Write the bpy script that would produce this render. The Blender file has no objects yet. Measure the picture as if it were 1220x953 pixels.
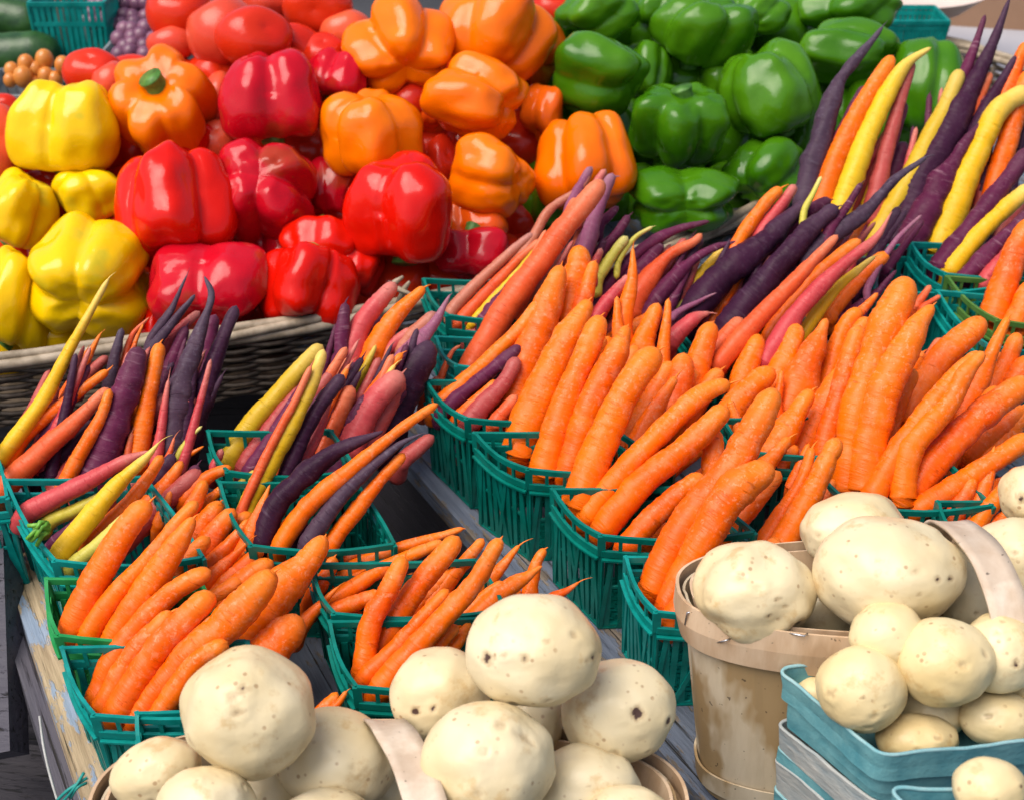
import bpy, bmesh, math, random
from mathutils import Vector, Matrix, noise
random.seed(7)
SC = bpy.context.scene
COL = SC.collection
V = Vector
PI = math.pi
# ---------------------------------------------------------------- camera
F_PX = 1700.0
PITCH = math.radians(30)
CAM = V((0, 0, .827))
FW = V((0, math.cos(PITCH), -math.sin(PITCH)))
UP = V((0, math.sin(PITCH), math.cos(PITCH)))
RT = V((1, 0, 0))
T = .1175                                     # slope of the display tables
TN = V((0, -T, 1)).normalized()

def P(px, py, Z):
    return CAM + FW * Z + RT * ((px - 610) / F_PX * Z) + UP * ((476.5 - py) / F_PX * Z)

def ray(px, py):
    return FW + RT * ((px - 610) / F_PX) + UP * ((476.5 - py) / F_PX)

def on_table(px, py, h=0.0):
    d = ray(px, py)
    Z = (h - (CAM.z - T * CAM.y)) / (d.z - T * d.y)
    return CAM + d * Z

def on_z(px, py, z):
    d = ray(px, py)
    return CAM + d * ((z - CAM.z) / d.z)

def depth(p):
    return (p - CAM).dot(FW)

# ---------------------------------------------------------------- object helpers
def link(o, parent=None):
    COL.objects.link(o)
    if parent is not None:
        o.parent = parent
        o.matrix_parent_inverse = parent.matrix_world.inverted() if False else Matrix.Identity(4)
    return o

def tag(o, label, cat, group=None, kind=None):
    if label: o['label'] = label
    if cat: o['category'] = cat
    if group: o['group'] = group
    if kind: o['kind'] = kind
    return o

def empty(name, loc, label, cat, group=None):
    o = bpy.data.objects.new(name, None)
    o.empty_display_size = .02
    o.location = loc
    COL.objects.link(o)
    tag(o, label, cat, group)
    return o

def build(name, verts, faces, mat, parent=None, origin=None, rot=None, smooth=True, attr=None):
    """verts are world positions; origin and rot make the object's own frame"""
    if parent is not None and parent.type == 'EMPTY' and origin is None:
        origin = V((0, 0, 0)); base = parent.location
        M = Matrix.Translation(base)
        loc = V((0, 0, 0))
    elif parent is not None:
        M = parent['_M'] if False else Matrix.Translation(parent_world(parent))
    else:
        o0 = origin if origin is not None else V((0, 0, 0))
        M = Matrix.Translation(o0)
        if rot is not None: M = M @ rot.to_4x4()
    Mi = M.inverted()
    me = bpy.data.meshes.new(name)
    me.from_pydata([Mi @ V(v) for v in verts], [], faces)
    if smooth: me.polygons.foreach_set('use_smooth', [True] * len(me.polygons))
    me.materials.append(mat)
    if attr:
        for an, vals in attr.items():
            a = me.attributes.new(an, 'FLOAT', 'POINT')
            a.data.foreach_set('value', vals)
    me.update()
    o = bpy.data.objects.new(name, me)
    COL.objects.link(o)
    if parent is not None:
        o.parent = parent
    else:
        o.matrix_world = M
    return o

def parent_world(p):
    w = V(p.location)
    while p.parent is not None:
        p = p.parent; w = w + V(p.location)
    return w

class MB:
    def __init__(s): s.v = []; s.f = []; s.a = []
    def add(s, vs, fs):
        n = len(s.v); s.v += [V(v) for v in vs]; s.f += [tuple(i + n for i in f) for f in fs]
    def bar(s, p, q, w, t, nrm):
        """flat strip p->q, w wide (in plane), t thick along nrm"""
        p = V(p); q = V(q); d = (q - p).normalized(); n = (nrm - d * nrm.dot(d)).normalized(); b = d.cross(n)
        vs = []
        for e in (p, q):
            for sx, sy in ((-1, -1), (1, -1), (1, 1), (-1, 1)):
                vs.append(e + b * (sx * w / 2) + n * (sy * t / 2))
        s.add(vs, [(0, 1, 2, 3), (7, 6, 5, 4), (0, 4, 5, 1), (1, 5, 6, 2), (2, 6, 7, 3), (3, 7, 4, 0)])
    def box(s, o, x, y, z):
        """corner o and three edge vectors"""
        vs = [o + x * a + y * b + z * c for c in (0, 1) for a, b in ((0, 0), (1, 0), (1, 1), (0, 1))]
        s.add(vs, [(3, 2, 1, 0), (4, 5, 6, 7), (0, 1, 5, 4), (1, 2, 6, 5), (2, 3, 7, 6), (3, 0, 4, 7)])
    def tube(s, pts, r, n=6, closed=False):
        pts = [V(p) for p in pts]; N = len(pts)
        rr = r if isinstance(r, (list, tuple)) else [r] * N
        vs = []; ref = V((0.13, .21, .97))
        for i in range(N):
            a = pts[(i - 1) % N] if (closed or i > 0) else pts[0]
            b = pts[(i + 1) % N] if (closed or i < N - 1) else pts[-1]
            d = (b - a).normalized()
            x = ref.cross(d)
            if x.length < 1e-4: x = V((1, 0, 0)).cross(d)
            x.normalize(); y = d.cross(x); ref = y if not closed else ref
            for k in range(n):
                t = 2 * PI * k / n
                vs.append(pts[i] + (x * math.cos(t) + y * math.sin(t)) * rr[i])
        fs = []
        M = N if closed else N - 1
        for i in range(M):
            j = (i + 1) % N
            for k in range(n):
                k2 = (k + 1) % n
                fs.append((i * n + k, i * n + k2, j * n + k2, j * n + k))
        if not closed:
            fs.append(tuple(range(n))[::-1]); fs.append(tuple((N - 1) * n + k for k in range(n)))
        s.add(vs, fs)
    def build(s, name, mat, parent=None, smooth=False, **kw):
        return build(name, s.v, s.f, mat, parent, smooth=smooth, **kw)

def catmull(pts, n, closed=False):
    pts = [V(p) for p in pts]; out = []
    N = len(pts); segs = N if closed else N - 1
    for i in range(segs):
        if closed: p0, p1, p2, p3 = pts[(i - 1) % N], pts[i], pts[(i + 1) % N], pts[(i + 2) % N]
        else:
            p1, p2 = pts[i], pts[i + 1]
            p0 = pts[i - 1] if i > 0 else p1 * 2 - p2
            p3 = pts[i + 2] if i < N - 2 else p2 * 2 - p1
        for k in range(n):
            t = k / n
            out.append(.5 * ((2 * p1) + (p2 - p0) * t + (2 * p0 - 5 * p1 + 4 * p2 - p3) * t * t + (3 * p1 - p0 - 3 * p2 + p3) * t ** 3))
    if not closed: out.append(pts[-1])
    return out

# ---------------------------------------------------------------- materials
def new_mat(name):
    m = bpy.data.materials.new(name); m.use_nodes = True
    nt = m.node_tree; b = nt.nodes['Principled BSDF']
    return m, nt, b

def N_(nt, t, **kw):
    n = nt.nodes.new(t)
    for k, v in kw.items():
        if k.startswith('i_'): n.inputs[k[2:].replace('_', ' ')].default_value = v
        else: setattr(n, k, v)
    return n

def mixc(nt, fac, a, b, mode='MIX'):
    n = nt.nodes.new('ShaderNodeMix'); n.data_type = 'RGBA'; n.blend_type = mode
    for sock, v in ((n.inputs[0], fac), (n.inputs[6], a), (n.inputs[7], b)):
        if isinstance(v, (int, float)): sock.default_value = v
        elif isinstance(v, (tuple, list)): sock.default_value = (*v[:3], 1)
        else: nt.links.new(v, sock)
    return n.outputs[2]

def ramp(nt, src, a, b, ca=0.0, cb=1.0):
    n = nt.nodes.new('ShaderNodeMapRange'); n.clamp = True
    nt.links.new(src, n.inputs[0])
    n.inputs[1].default_value = a; n.inputs[2].default_value = b; n.inputs[3].default_value = ca; n.inputs[4].default_value = cb
    return n.outputs[0]

def coords(nt, scale=(1, 1, 1), rnd=True, kind='Object'):
    tc = nt.nodes.new('ShaderNodeTexCoord'); mp = nt.nodes.new('ShaderNodeMapping')
    mp.inputs['Scale'].default_value = scale
    nt.links.new(tc.outputs[kind], mp.inputs[0])
    if rnd:
        oi = nt.nodes.new('ShaderNodeObjectInfo'); mu = nt.nodes.new('ShaderNodeMath'); mu.operation = 'MULTIPLY'
        mu.inputs[1].default_value = 37.0
        nt.links.new(oi.outputs['Random'], mu.inputs[0])
        cx = nt.nodes.new('ShaderNodeCombineXYZ'); nt.links.new(mu.outputs[0], cx.inputs[0]); nt.links.new(mu.outputs[0], cx.inputs[1])
        nt.links.new(cx.outputs[0], mp.inputs['Location'])
    return mp.outputs[0]

def noise_tex(nt, vec, scale, detail=3, rough=.55):
    n = nt.nodes.new('ShaderNodeTexNoise'); n.inputs['Scale'].default_value = scale
    n.inputs['Detail'].default_value = detail; n.inputs['Roughness'].default_value = rough
    nt.links.new(vec, n.inputs['Vector']); return n.outputs[0]

def bump(nt, b, h, strength, dist):
    n = nt.nodes.new('ShaderNodeBump'); n.inputs['Strength'].default_value = strength
    n.inputs['Distance'].default_value = dist
    nt.links.new(h, n.inputs['Height']); nt.links.new(n.outputs[0], b.inputs['Normal']); return n

def addm(nt, a, b, op='ADD'):
    n = nt.nodes.new('ShaderNodeMath'); n.operation = op
    for s, v in ((n.inputs[0], a), (n.inputs[1], b)):
        if isinstance(v, (int, float)): s.default_value = v
        else: nt.links.new(v, s)
    return n.outputs[0]

def carrot_mat(name, c1, c2, pale, tipc, rough=.42, palestr=.5, ringpale=.12, dark=.35):
    m, nt, b = new_mat(name); L = nt.links
    v0 = coords(nt)
    big = noise_tex(nt, v0, 28, 3)
    oi = nt.nodes.new('ShaderNodeObjectInfo')
    f = addm(nt, ramp(nt, big, .35, .65, 0, .55), addm(nt, oi.outputs['Random'], .75, 'MULTIPLY'))
    col = mixc(nt, f, c1, c2)
    # dried pale skin bloom, more towards the tip
    at = N_(nt, 'ShaderNodeAttribute', attribute_name='along')
    bl = noise_tex(nt, v0, 110, 5, .7)
    bl2 = noise_tex(nt, v0, 230, 4, .7)
    blf = addm(nt, addm(nt, ramp(nt, bl, .50, .70, 0, .6), ramp(nt, bl2, .57, .63, 0, .75)), ramp(nt, at.outputs['Fac'], .15, .9, .08, 1.0), 'MULTIPLY')
    col = mixc(nt, addm(nt, blf, palestr, 'MULTIPLY'), col, pale)
    # tip
    col = mixc(nt, addm(nt, ramp(nt, at.outputs['Fac'], .72, 1.0, 0, 1), .75, 'MULTIPLY'), col, tipc)
    # transverse rings
    vr = coords(nt, (34, 34, 260))
    rg = noise_tex(nt, vr, 1.0, 3, .6)
    col = mixc(nt, addm(nt, ramp(nt, rg, .60, .72), ringpale, 'MULTIPLY'), col, pale)
    vd = coords(nt, (75, 75, 420))
    rd = noise_tex(nt, vd, 1.0, 2, .5)
    gate = ramp(nt, noise_tex(nt, v0, 55, 2), .5, .6)
    col = mixc(nt, addm(nt, addm(nt, ramp(nt, rd, .64, .70), gate, 'MULTIPLY'), dark, 'MULTIPLY'), col, tuple(x * .28 for x in c1))
    L.new(col, b.inputs['Base Color'])
    fine = noise_tex(nt, v0, 900, 2)
    h = addm(nt, addm(nt, rg, 1.0, 'MULTIPLY'), addm(nt, fine, .12, 'MULTIPLY'))
    h = addm(nt, h, addm(nt, ramp(nt, rd, .62, .70), -.35, 'MULTIPLY'))
    bump(nt, b, h, .55, .0015)
    L.new(ramp(nt, bl, .4, .65, rough - .09, rough + .12), b.inputs['Roughness'])
    b.inputs['Specular IOR Level'].default_value = .27
    return m

MC = {
 'o': carrot_mat('carrot_orange', (.82, .080, .0005), (.92, .160, .0005), (.95, .42, .24), (.92, .24, .02), palestr=.62),
 'c': carrot_mat('carrot_coral', (.66, .070, .016), (.74, .105, .024), (.80, .29, .15), (.72, .24, .12)),
 'r': carrot_mat('carrot_red', (.36, .04, .045), (.45, .07, .06), (.6, .25, .2), (.45, .12, .1)),
 'm': carrot_mat('carrot_pink', (.46, .036, .048), (.56, .065, .070), (.70, .24, .20), (.60, .24, .18)),
 'l': carrot_mat('carrot_lilac', (.22, .06, .13), (.30, .10, .17), (.45, .28, .32), (.36, .18, .22)),
 'p': carrot_mat('carrot_purple', (.080, .012, .040), (.125, .020, .060), (.32, .17, .22), (.10, .035, .06), ringpale=.55, palestr=.3),
 'k': carrot_mat('carrot_black_purple', (.024, .008, .020), (.045, .012, .034), (.14, .09, .13), (.09, .05, .08), ringpale=.3, palestr=.35),
 'b': carrot_mat('carrot_grey_purple', (.048, .028, .050), (.075, .042, .066), (.20, .17, .22), (.10, .08, .11), ringpale=.2),
 'y': carrot_mat('carrot_yellow', (.80, .42, .006), (.78, .48, .015), (.82, .62, .20), (.80, .60, .18), palestr=.35),
 'g': carrot_mat('carrot_green_yellow', (.62, .50, .035), (.56, .50, .08), (.72, .66, .26), (.74, .64, .25), palestr=.3),
 'n': carrot_mat('carrot_brown_pink', (.46, .13, .07), (.50, .17, .11), (.62, .34, .26), (.40, .18, .16)),
 'u': carrot_mat('carrot_gold', (.56, .34, .010), (.62, .40, .02), (.70, .52, .15), (.66, .48, .12), palestr=.2),
}
for _k in 'pkbl':
    MC[_k].node_tree.nodes['Principled BSDF'].inputs['Specular IOR Level'].default_value = .10
CN = {'o': 'orange', 'c': 'coral', 'r': 'dark red', 'm': 'pink', 'l': 'lilac', 'p': 'purple', 'k': 'blackish', 'b': 'grey-purple',
      'y': 'yellow', 'g': 'green-yellow', 'n': 'brownish pink', 'u': 'golden olive'}

def pepper_mat(name, c1, c2, rough=.09, blotch=None):
    m, nt, b = new_mat(name); L = nt.links
    v0 = coords(nt)
    f = ramp(nt, noise_tex(nt, v0, 11, 2), .38, .62)
    oi = nt.nodes.new('ShaderNodeObjectInfo')
    col = mixc(nt, addm(nt, addm(nt, f, .6, 'MULTIPLY'), addm(nt, oi.outputs['Random'], .4, 'MULTIPLY')), c1, c2)
    if blotch:
        col = mixc(nt, addm(nt, ramp(nt, noise_tex(nt, v0, 16, 3), .58, .66), .6, 'MULTIPLY'), col, blotch)
    fl = noise_tex(nt, v0, 420, 2)
    col = mixc(nt, addm(nt, ramp(nt, fl, .66, .74), .12, 'MULTIPLY'), col, tuple(min(1, x * 1.3 + .05) for x in c2))
    L.new(col, b.inputs['Base Color'])
    h = addm(nt, noise_tex(nt, v0, 55, 2), addm(nt, fl, .05, 'MULTIPLY'))
    bump(nt, b, h, .35, .0022)
    L.new(ramp(nt, noise_tex(nt, v0, 30, 4), .35, .7, rough, rough + .13), b.inputs['Roughness'])
    b.inputs['Specular IOR Level'].default_value = .36
    return m

MP = {
 'yellow': pepper_mat('pepper_yellow_skin', (.90, .52, .001), (.92, .60, .003), blotch=(.50, .48, .03)),
 'orange': pepper_mat('pepper_orange_skin', (.88, .135, .0005), (.92, .205, .001)),
 'deeporange': pepper_mat('pepper_deep_orange_skin', (.80, .085, .005), (.84, .15, .005)),
 'red': pepper_mat('pepper_red_skin', (.62, .004, .001), (.74, .010, .002)),
 'crimson': pepper_mat('pepper_crimson_skin', (.46, .002, .010), (.58, .005, .018), blotch=(.30, .05, .01)),
 'green': pepper_mat('pepper_green_skin', (.032, .140, .002), (.078, .225, .005), rough=.13),
 'tomato': pepper_mat('tomato_skin', (.58, .016, .005), (.70, .040, .008), rough=.16),
 'pinktomato': pepper_mat('pink_tomato_skin', (.66, .055, .028), (.76, .11, .040), rough=.16),
}

def simple_mat(name, c1, c2, scale=20, rough=.6, bmp=.3, bdist=.001, stretch=(1, 1, 1), rnd=True, spec=.5, detail=4):
    m, nt, b = new_mat(name)
    v0 = coords(nt, stretch, rnd)
    n = noise_tex(nt, v0, scale, detail, .6)
    nt.links.new(mixc(nt, ramp(nt, n, .32, .68), c1, c2), b.inputs['Base Color'])
    b.inputs['Roughness'].default_value = rough; b.inputs['Specular IOR Level'].default_value = spec
    if bmp: bump(nt, b, n, bmp, bdist)
    return m

M_STEM = simple_mat('pepper_stem_green', (.04, .14, .015), (.12, .30, .05), 120, .5)
M_STEMCUT = simple_mat('stem_cut_pale', (.35, .42, .16), (.5, .5, .25), 200, .7)
M_LEAF = simple_mat('carrot_leaf_green', (.08, .30, .02), (.22, .5, .06), 150, .45)

def plastic(name, c, c2):
    m, nt, b = new_mat(name)
    v0 = coords(nt)
    n = noise_tex(nt, v0, 60, 3)
    nt.links.new(mixc(nt, ramp(nt, n, .35, .65), c, c2), b.inputs['Base Color'])
    b.inputs['Roughness'].default_value = .28
    tr = nt.nodes.new('ShaderNodeBsdfTranslucent'); tr.inputs[0].default_value = (*c2, 1)
    mx = nt.nodes.new('ShaderNodeMixShader'); mx.inputs[0].default_value = .34
    out = nt.nodes['Material Output']
    nt.links.new(b.outputs[0], mx.inputs[1]); nt.links.new(tr.outputs[0], mx.inputs[2]); nt.links.new(mx.outputs[0], out.inputs[0])
    bump(nt, b, noise_tex(nt, v0, 250, 3), .25, .0006)
    return m
M_TEAL = plastic('teal_plastic', (.001, .27, .24), (.010, .42, .38))
M_DTEAL = plastic('deep_green_plastic', (.001, .20, .155), (.004, .29, .235))
M_GREEN = plastic('bright_green_plastic', (.02, .34, .09), (.05, .45, .14))
M_OLIVE = plastic('olive_green_plastic', (.10, .26, .05), (.16, .34, .08))
M_GREYP = plastic('grey_plastic', (.30, .34, .36), (.42, .46, .48))

def wood_paint(name, base1, base2, wood1, wood2, worn=.55, scale=1.0, axis=(4, 60, 60)):
    m, nt, b = new_mat(name); L = nt.links
    v0 = coords(nt, tuple(a * scale for a in axis))
    g = noise_tex(nt, v0, 2.2, 6, .65)
    v1 = coords(nt, (14, 40, 40)); w = noise_tex(nt, v1, 1.6, 5, .7)
    paint = mixc(nt, ramp(nt, g, .3, .7), base1, base2)
    wood = mixc(nt, ramp(nt, g, .35, .65), wood1, wood2)
    fac = ramp(nt, addm(nt, w, addm(nt, g, .45, 'MULTIPLY')), worn + .16, worn + .22)
    col = mixc(nt, fac, paint, wood)
    v2 = coords(nt, (3, 120, 120))
    cr = noise_tex(nt, v2, 2.0, 4, .6)
    col = mixc(nt, ramp(nt, cr, .60, .66), col, tuple(x * .2 for x in wood1))
    L.new(col, b.inputs['Base Color'])
    b.inputs['Roughness'].default_value = .75
    h = addm(nt, g, addm(nt, fac, -.3, 'MULTIPLY')); h = addm(nt, h, addm(nt, ramp(nt, cr, .58, .66), -.8, 'MULTIPLY'))
    bump(nt, b, h, .8, .0025)
    return m
M_PLANK = wood_paint('weathered_blue_paint_wood', (.085, .105, .15), (.16, .19, .25), (.06, .045, .035), (.22, .18, .14), .60)
M_EDGE = wood_paint('peeling_edge_wood', (.20, .26, .36), (.30, .36, .46), (.22, .15, .08), (.50, .38, .24), .50)
M_DARKW = wood_paint('old_dark_wood', (.016, .014, .020), (.03, .027, .035), (.014, .012, .014), (.04, .03, .027), .7)
M_GREYW = wood_paint('pale_grey_wood', (.06, .055, .075), (.09, .085, .105), (.05, .04, .04), (.10, .08, .07), .7)

def veneer(name, c1, c2, stain, amount):
    m, nt, b = new_mat(name); L = nt.links
    v0 = coords(nt, (30, 30, 6)); g = noise_tex(nt, v0, 3, 5, .6)
    col = mixc(nt, ramp(nt, g, .3, .7), c1, c2)
    v1 = coords(nt, (1, 1, .45)); st = noise_tex(nt, v1, 19, 4, .5)
    col = mixc(nt, addm(nt, ramp(nt, st, .50, .56), amount, 'MULTIPLY'), col, stain)
    sp = noise_tex(nt, coords(nt), 260, 1)
    col = mixc(nt, addm(nt, ramp(nt, sp, .73, .76), .7, 'MULTIPLY'), col, (.03, .02, .015))
    L.new(col, b.inputs['Base Color']); b.inputs['Roughness'].default_value = .6
    bump(nt, b, addm(nt, g, st), .35, .0012)
    return m
M_VEN = veneer('veneer_wood', (.56, .45, .30), (.68, .57, .41), (.34, .21, .08), .85)
M_BAND = veneer('pale_band_wood', (.56, .37, .22), (.72, .54, .37), (.42, .26, .14), .6)
M_HANDLE = veneer('grey_pink_handle_wood', (.56, .43, .31), (.72, .61, .49), (.46, .34, .24), .5)
M_METAL, _nt, _b = new_mat('staple_steel'); _b.inputs['Metallic'].default_value = 1; _b.inputs['Roughness'].default_value = .3
_b.inputs['Base Color'].default_value = (.6, .6, .65, 1)

def potato_mat(name, c1, c2, tan):
    m, nt, b = new_mat(name); L = nt.links
    v0 = coords(nt)
    col = mixc(nt, ramp(nt, noise_tex(nt, v0, 14, 3), .3, .7), c1, c2)
    col = mixc(nt, addm(nt, ramp(nt, noise_tex(nt, v0, 48, 5, .65), .56, .68), .55, 'MULTIPLY'), col, tan)
    vo = nt.nodes.new('ShaderNodeTexVoronoi'); vo.inputs['Scale'].default_value = 135; L.new(v0, vo.inputs['Vector'])
    gate = ramp(nt, noise_tex(nt, v0, 45, 2), .50, .60)
    sp = addm(nt, ramp(nt, vo.outputs['Distance'], (.13), .22, 1, 0), gate, 'MULTIPLY')
    col = mixc(nt, addm(nt, sp, .65, 'MULTIPLY'), col, (.34, .18, .08))
    at = N_(nt, 'ShaderNodeAttribute', attribute_name='eye')
    ft = noise_tex(nt, v0, 170, 3)
    e = addm(nt, at.outputs['Fac'], ramp(nt, ft, .3, .7, .7, 1.75), 'MULTIPLY')
    col = mixc(nt, addm(nt, ramp(nt, e, .12, .5), .6, 'MULTIPLY'), col, (.42, .29, .15))
    col = mixc(nt, ramp(nt, e, .60, .95), col, (.075, .038, .028))
    L.new(col, b.inputs['Base Color'])
    b.inputs['Roughness'].default_value = .38; b.inputs['Specular IOR Level'].default_value = .42
    h = addm(nt, noise_tex(nt, v0, 60, 3), addm(nt, noise_tex(nt, v0, 380, 3), .10, 'MULTIPLY'))
    h = addm(nt, h, addm(nt, sp, -.10, 'MULTIPLY'))
    bump(nt, b, h, .45, .0018)
    return m
M_POT = potato_mat('potato_skin', (.70, .54, .28), (.82, .71, .48), (.56, .35, .13))
M_POT2 = potato_mat('small_potato_skin', (.72, .54, .25), (.82, .69, .42), (.58, .34, .11))

M_PULP = simple_mat('blue_paper_board', (.06, .24, .29), (.17, .40, .43), 45, .8, .7, .003, detail=8)
M_PULPE = simple_mat('frayed_board_edge', (.16, .38, .42), (.30, .48, .50), 90, .85, .5, .002)
M_PULPG = simple_mat('grey_worn_board', (.24, .29, .31), (.50, .49, .45), 35, .85, .7, .003, (1, 1, 3), detail=8)
M_WICK = simple_mat('brown_wicker', (.035, .024, .016), (.14, .105, .075), 45, .6, .4, .001)
M_WRIM = simple_mat('pale_grey_wicker', (.22, .17, .11), (.50, .41, .30), 55, .6, .4, .001)
M_CARD = simple_mat('brown_cardboard', (.30, .17, .10), (.36, .21, .13), 12, .85, .2)
M_GROUND = simple_mat('dark_asphalt', (.035, .035, .04), (.06, .06, .065), 60, .9, .5, .004, rnd=False)
M_BACK = simple_mat('shade_dark_table_top', (.030, .030, .034), (.05, .05, .055), 8, .8, .2, rnd=False)  # near-black base colour paints in the shade of the gaps over a grey table
M_CUKE = simple_mat('cucumber_skin', (.012, .05, .012), (.035, .11, .02), 60, .35, .5, .002)
M_PLUM = simple_mat('purple_grape_skin', (.12, .045, .09), (.24, .10, .16), 50, .35, 0)
M_CHERRY = simple_mat('orange_cherry_tomato_skin', (.62, .19, .03), (.66, .26, .05), 50, .22, 0)
M_PINKT = simple_mat('pale_pink_tray', (.62, .50, .44), (.68, .56, .50), 20, .6, 0)
M_STRING = simple_mat('grey_string', (.35, .35, .33), (.5, .5, .48), 90, .9, 0)
M_TSTR = simple_mat('teal_string', (.01, .25, .22), (.02, .32, .28), 90, .5, 0)
M_AWN = simple_mat('white_rim_paint', (.7, .7, .7), (.75, .75, .75), 20, .5, 0)

# ---------------------------------------------------------------- carrots
ORD = 'first second third fourth fifth sixth seventh eighth ninth tenth eleventh twelfth thirteenth fourteenth fifteenth sixteenth seventeenth eighteenth nineteenth twentieth'.split()

def zrim(y):
    return depth(on_table(610, y, .1))

def carrot(code, pix, w, tr, layer, ycap, s=.12, seed=0, raw=False):
    rnd = random.Random(seed)
    pix = [V((a, b, 0)) for a, b in pix]
    d0 = (pix[0] - pix[1]).normalized()
    yb = pix[0].y; yr = max(yb, ycap); ext = 15
    pix = [pix[0] + d0 * ext + V((5, 11, 0))] + pix
    Z0 = zrim(yr) + w * .5 * zrim(yr) / F_PX + .008 + max(0, 14 - layer) * .0034
    if len(pix) == 3: pix.insert(2, (pix[1] + pix[2]) / 2 + V((rnd.uniform(-1, 1), rnd.uniform(-1, 1), 0)))
    c2 = catmull(pix, 12)
    # arc length
    ln = [0]
    for a, b in zip(c2, c2[1:]): ln.append(ln[-1] + (b - a).length)
    tot = ln[-1]
    nr = max(18, int(tot / 3.2))
    pts = []; j = 0
    for i in range(nr + 1):
        t = i / nr * tot
        while j < len(ln) - 2 and ln[j + 1] < t: j += 1
        f = (t - ln[j]) / max(1e-6, ln[j + 1] - ln[j])
        pts.append(c2[j].lerp(c2[j + 1], f))
    off = V((rnd.uniform(0, 99), rnd.uniform(0, 99), rnd.uniform(0, 99)))
    dd_ = (pix[-1] - pix[1]).normalized(); w = w / 2 * (.80 + .12 * abs(dd_.y))
    tr = tr if isinstance(tr, tuple) else tr * .9
    amp = {'p': 2.5, 'k': 2.1, 'b': 2.6, 'l': 2.1, 'n': 1.4, 'r': 1.3}.get(code, 1.15)
    def prof(t):
        if isinstance(tr, tuple):                      # explicit profile, evenly spaced
            k = t * (len(tr) - 1); i = min(len(tr) - 2, int(k)); f = k - i; f = f * f * (3 - 2 * f)
            r = tr[i] * (1 - f) + tr[i + 1] * f
            endr = tr[-1]
        else:
            u = max(0, (t - .12) / .88)
            r = 1 - (1 - tr) * u ** 1.25
            if t < .12: r = .80 + .20 * math.sin(t / .12 * PI / 2)
            endr = tr
        # rounding at the tip: length of the rounded part follows its radius
        e = min(.30, max(.05, endr * w * 1.35 / tot))
        if t > 1 - e:
            x = (t - (1 - e)) / e
            r *= math.sqrt(max(0, 1 - x * x)) * .93 + .07 * (1 - x)
        e0 = min(.15, w * .5 / tot)
        if t < e0: r *= math.sqrt(max(.02, 1 - (1 - t / e0) ** 2))
        return max(r, .02)
    world = []; rad = []
    wob = w * .06
    creases = [(rnd.uniform(.12, .9), rnd.uniform(.010, .022), rnd.uniform(.02, .065)) for _ in range(rnd.randint(4, 9))]
    for i, p in enumerate(pts):
        t = i / nr
        dy = yr - p.y
        Z = Z0 + (s * dy if dy > 0 else -1.1 * dy) * Z0 / F_PX
        q = p + V((noise.noise(off + V((t * 3, 0, 0))) * wob * 2, noise.noise(off + V((0, t * 3, 0))) * wob * 2, 0))
        world.append(P(q.x, q.y, Z))
        rr = prof(t) * w * Z / F_PX
        rr *= 1 + .06 * amp * noise.noise(off + V((0, 0, t * tot * .05)))
        for c, cw, cd in creases: rr *= 1 - cd * math.exp(-((t - c) / cw) ** 2)
        rr *= 1 + .012 * math.sin(t * tot * .9 + noise.noise(off + V((t * 4, 5, 5))) * 6)
        rad.append(rr)
    # frame
    A = world[0]; B = world[-1]
    ax = (B - A).normalized(); q = ax.to_track_quat('Z', 'Y')
    rot = q.to_matrix()
    n = 16; vs = []; al = []
    ref = V((0, 0, 1))
    knobs = [(rnd.uniform(.15, .85), rnd.uniform(0, 6.28), rnd.uniform(.08, .20)) for _ in range(rnd.randint(0, 3) + (2 if code in 'pkb' else 0))]
    for i in range(nr + 1):
        d = (world[min(i + 1, nr)] - world[max(i - 1, 0)]).normalized()
        x = ref.cross(d)
        if x.length < 1e-3: x = V((1, 0, 0)).cross(d)
        x.normalize(); y = d.cross(x)
        t = i / nr
        for k in range(n):
            a = 2 * PI * k / n
            dr = V((math.cos(a), math.sin(a), 0))
            m = 1 + .075 * amp * noise.noise(off + dr * .8 + V((0, 0, t * tot * .03))) + .035 * amp * noise.noise(off + dr * 2.2 + V((0, 0, t * tot * .16)))
            for kt, ka, kh in knobs:
                da = abs((a - ka + PI) % (2 * PI) - PI)
                m += kh * math.exp(-((t - kt) * tot / (w * .45)) ** 2 - (da / .5) ** 2)
            vs.append(world[i] + (x * dr.x + y * dr.y) * rad[i] * m); al.append(t)
    fs = []
    for i in range(nr):
        for k in range(n):
            k2 = (k + 1) % n
            fs.append((i * n + k, i * n + k2, (i + 1) * n + k2, (i + 1) * n + k))
    fs.append(tuple(range(n))[::-1]); fs.append(tuple(nr * n + k for k in range(n)))
    # root hair at the tip of some
    endr = tr[-1] if isinstance(tr, tuple) else tr
    if rnd.random() < (.55 if endr < .45 else .3):
        n0 = len(vs); L_ = rnd.uniform(.003, .009) * (1.4 if endr < .3 else 1)
        d = (world[-1] - world[-3]).normalized(); side = d.cross(V((rnd.uniform(-1, 1), rnd.uniform(-1, 1), 1))).normalized()
        r0 = min(rad[-4] * .35, .0013); st = world[-2]
        for i in range(5):
            u = i / 4; c = st + d * L_ * u + side * L_ * .35 * u * u; r = r0 * (1 - u * .8)
            x = d.cross(side)
            for k in range(5):
                a = 2 * PI * k / 5; vs.append(c + (side * math.cos(a) + x * math.sin(a)) * r); al.append(1.0)
        for i in range(4):
            for k in range(5):
                k2 = (k + 1) % 5; fs.append((n0 + i * 5 + k, n0 + i * 5 + k2, n0 + i * 5 + 5 + k2, n0 + i * 5 + 5 + k))
    if raw: return vs, fs, al
    return build('carrot', vs, fs, MC[code], origin=A, rot=rot, attr={'along': al})

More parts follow.
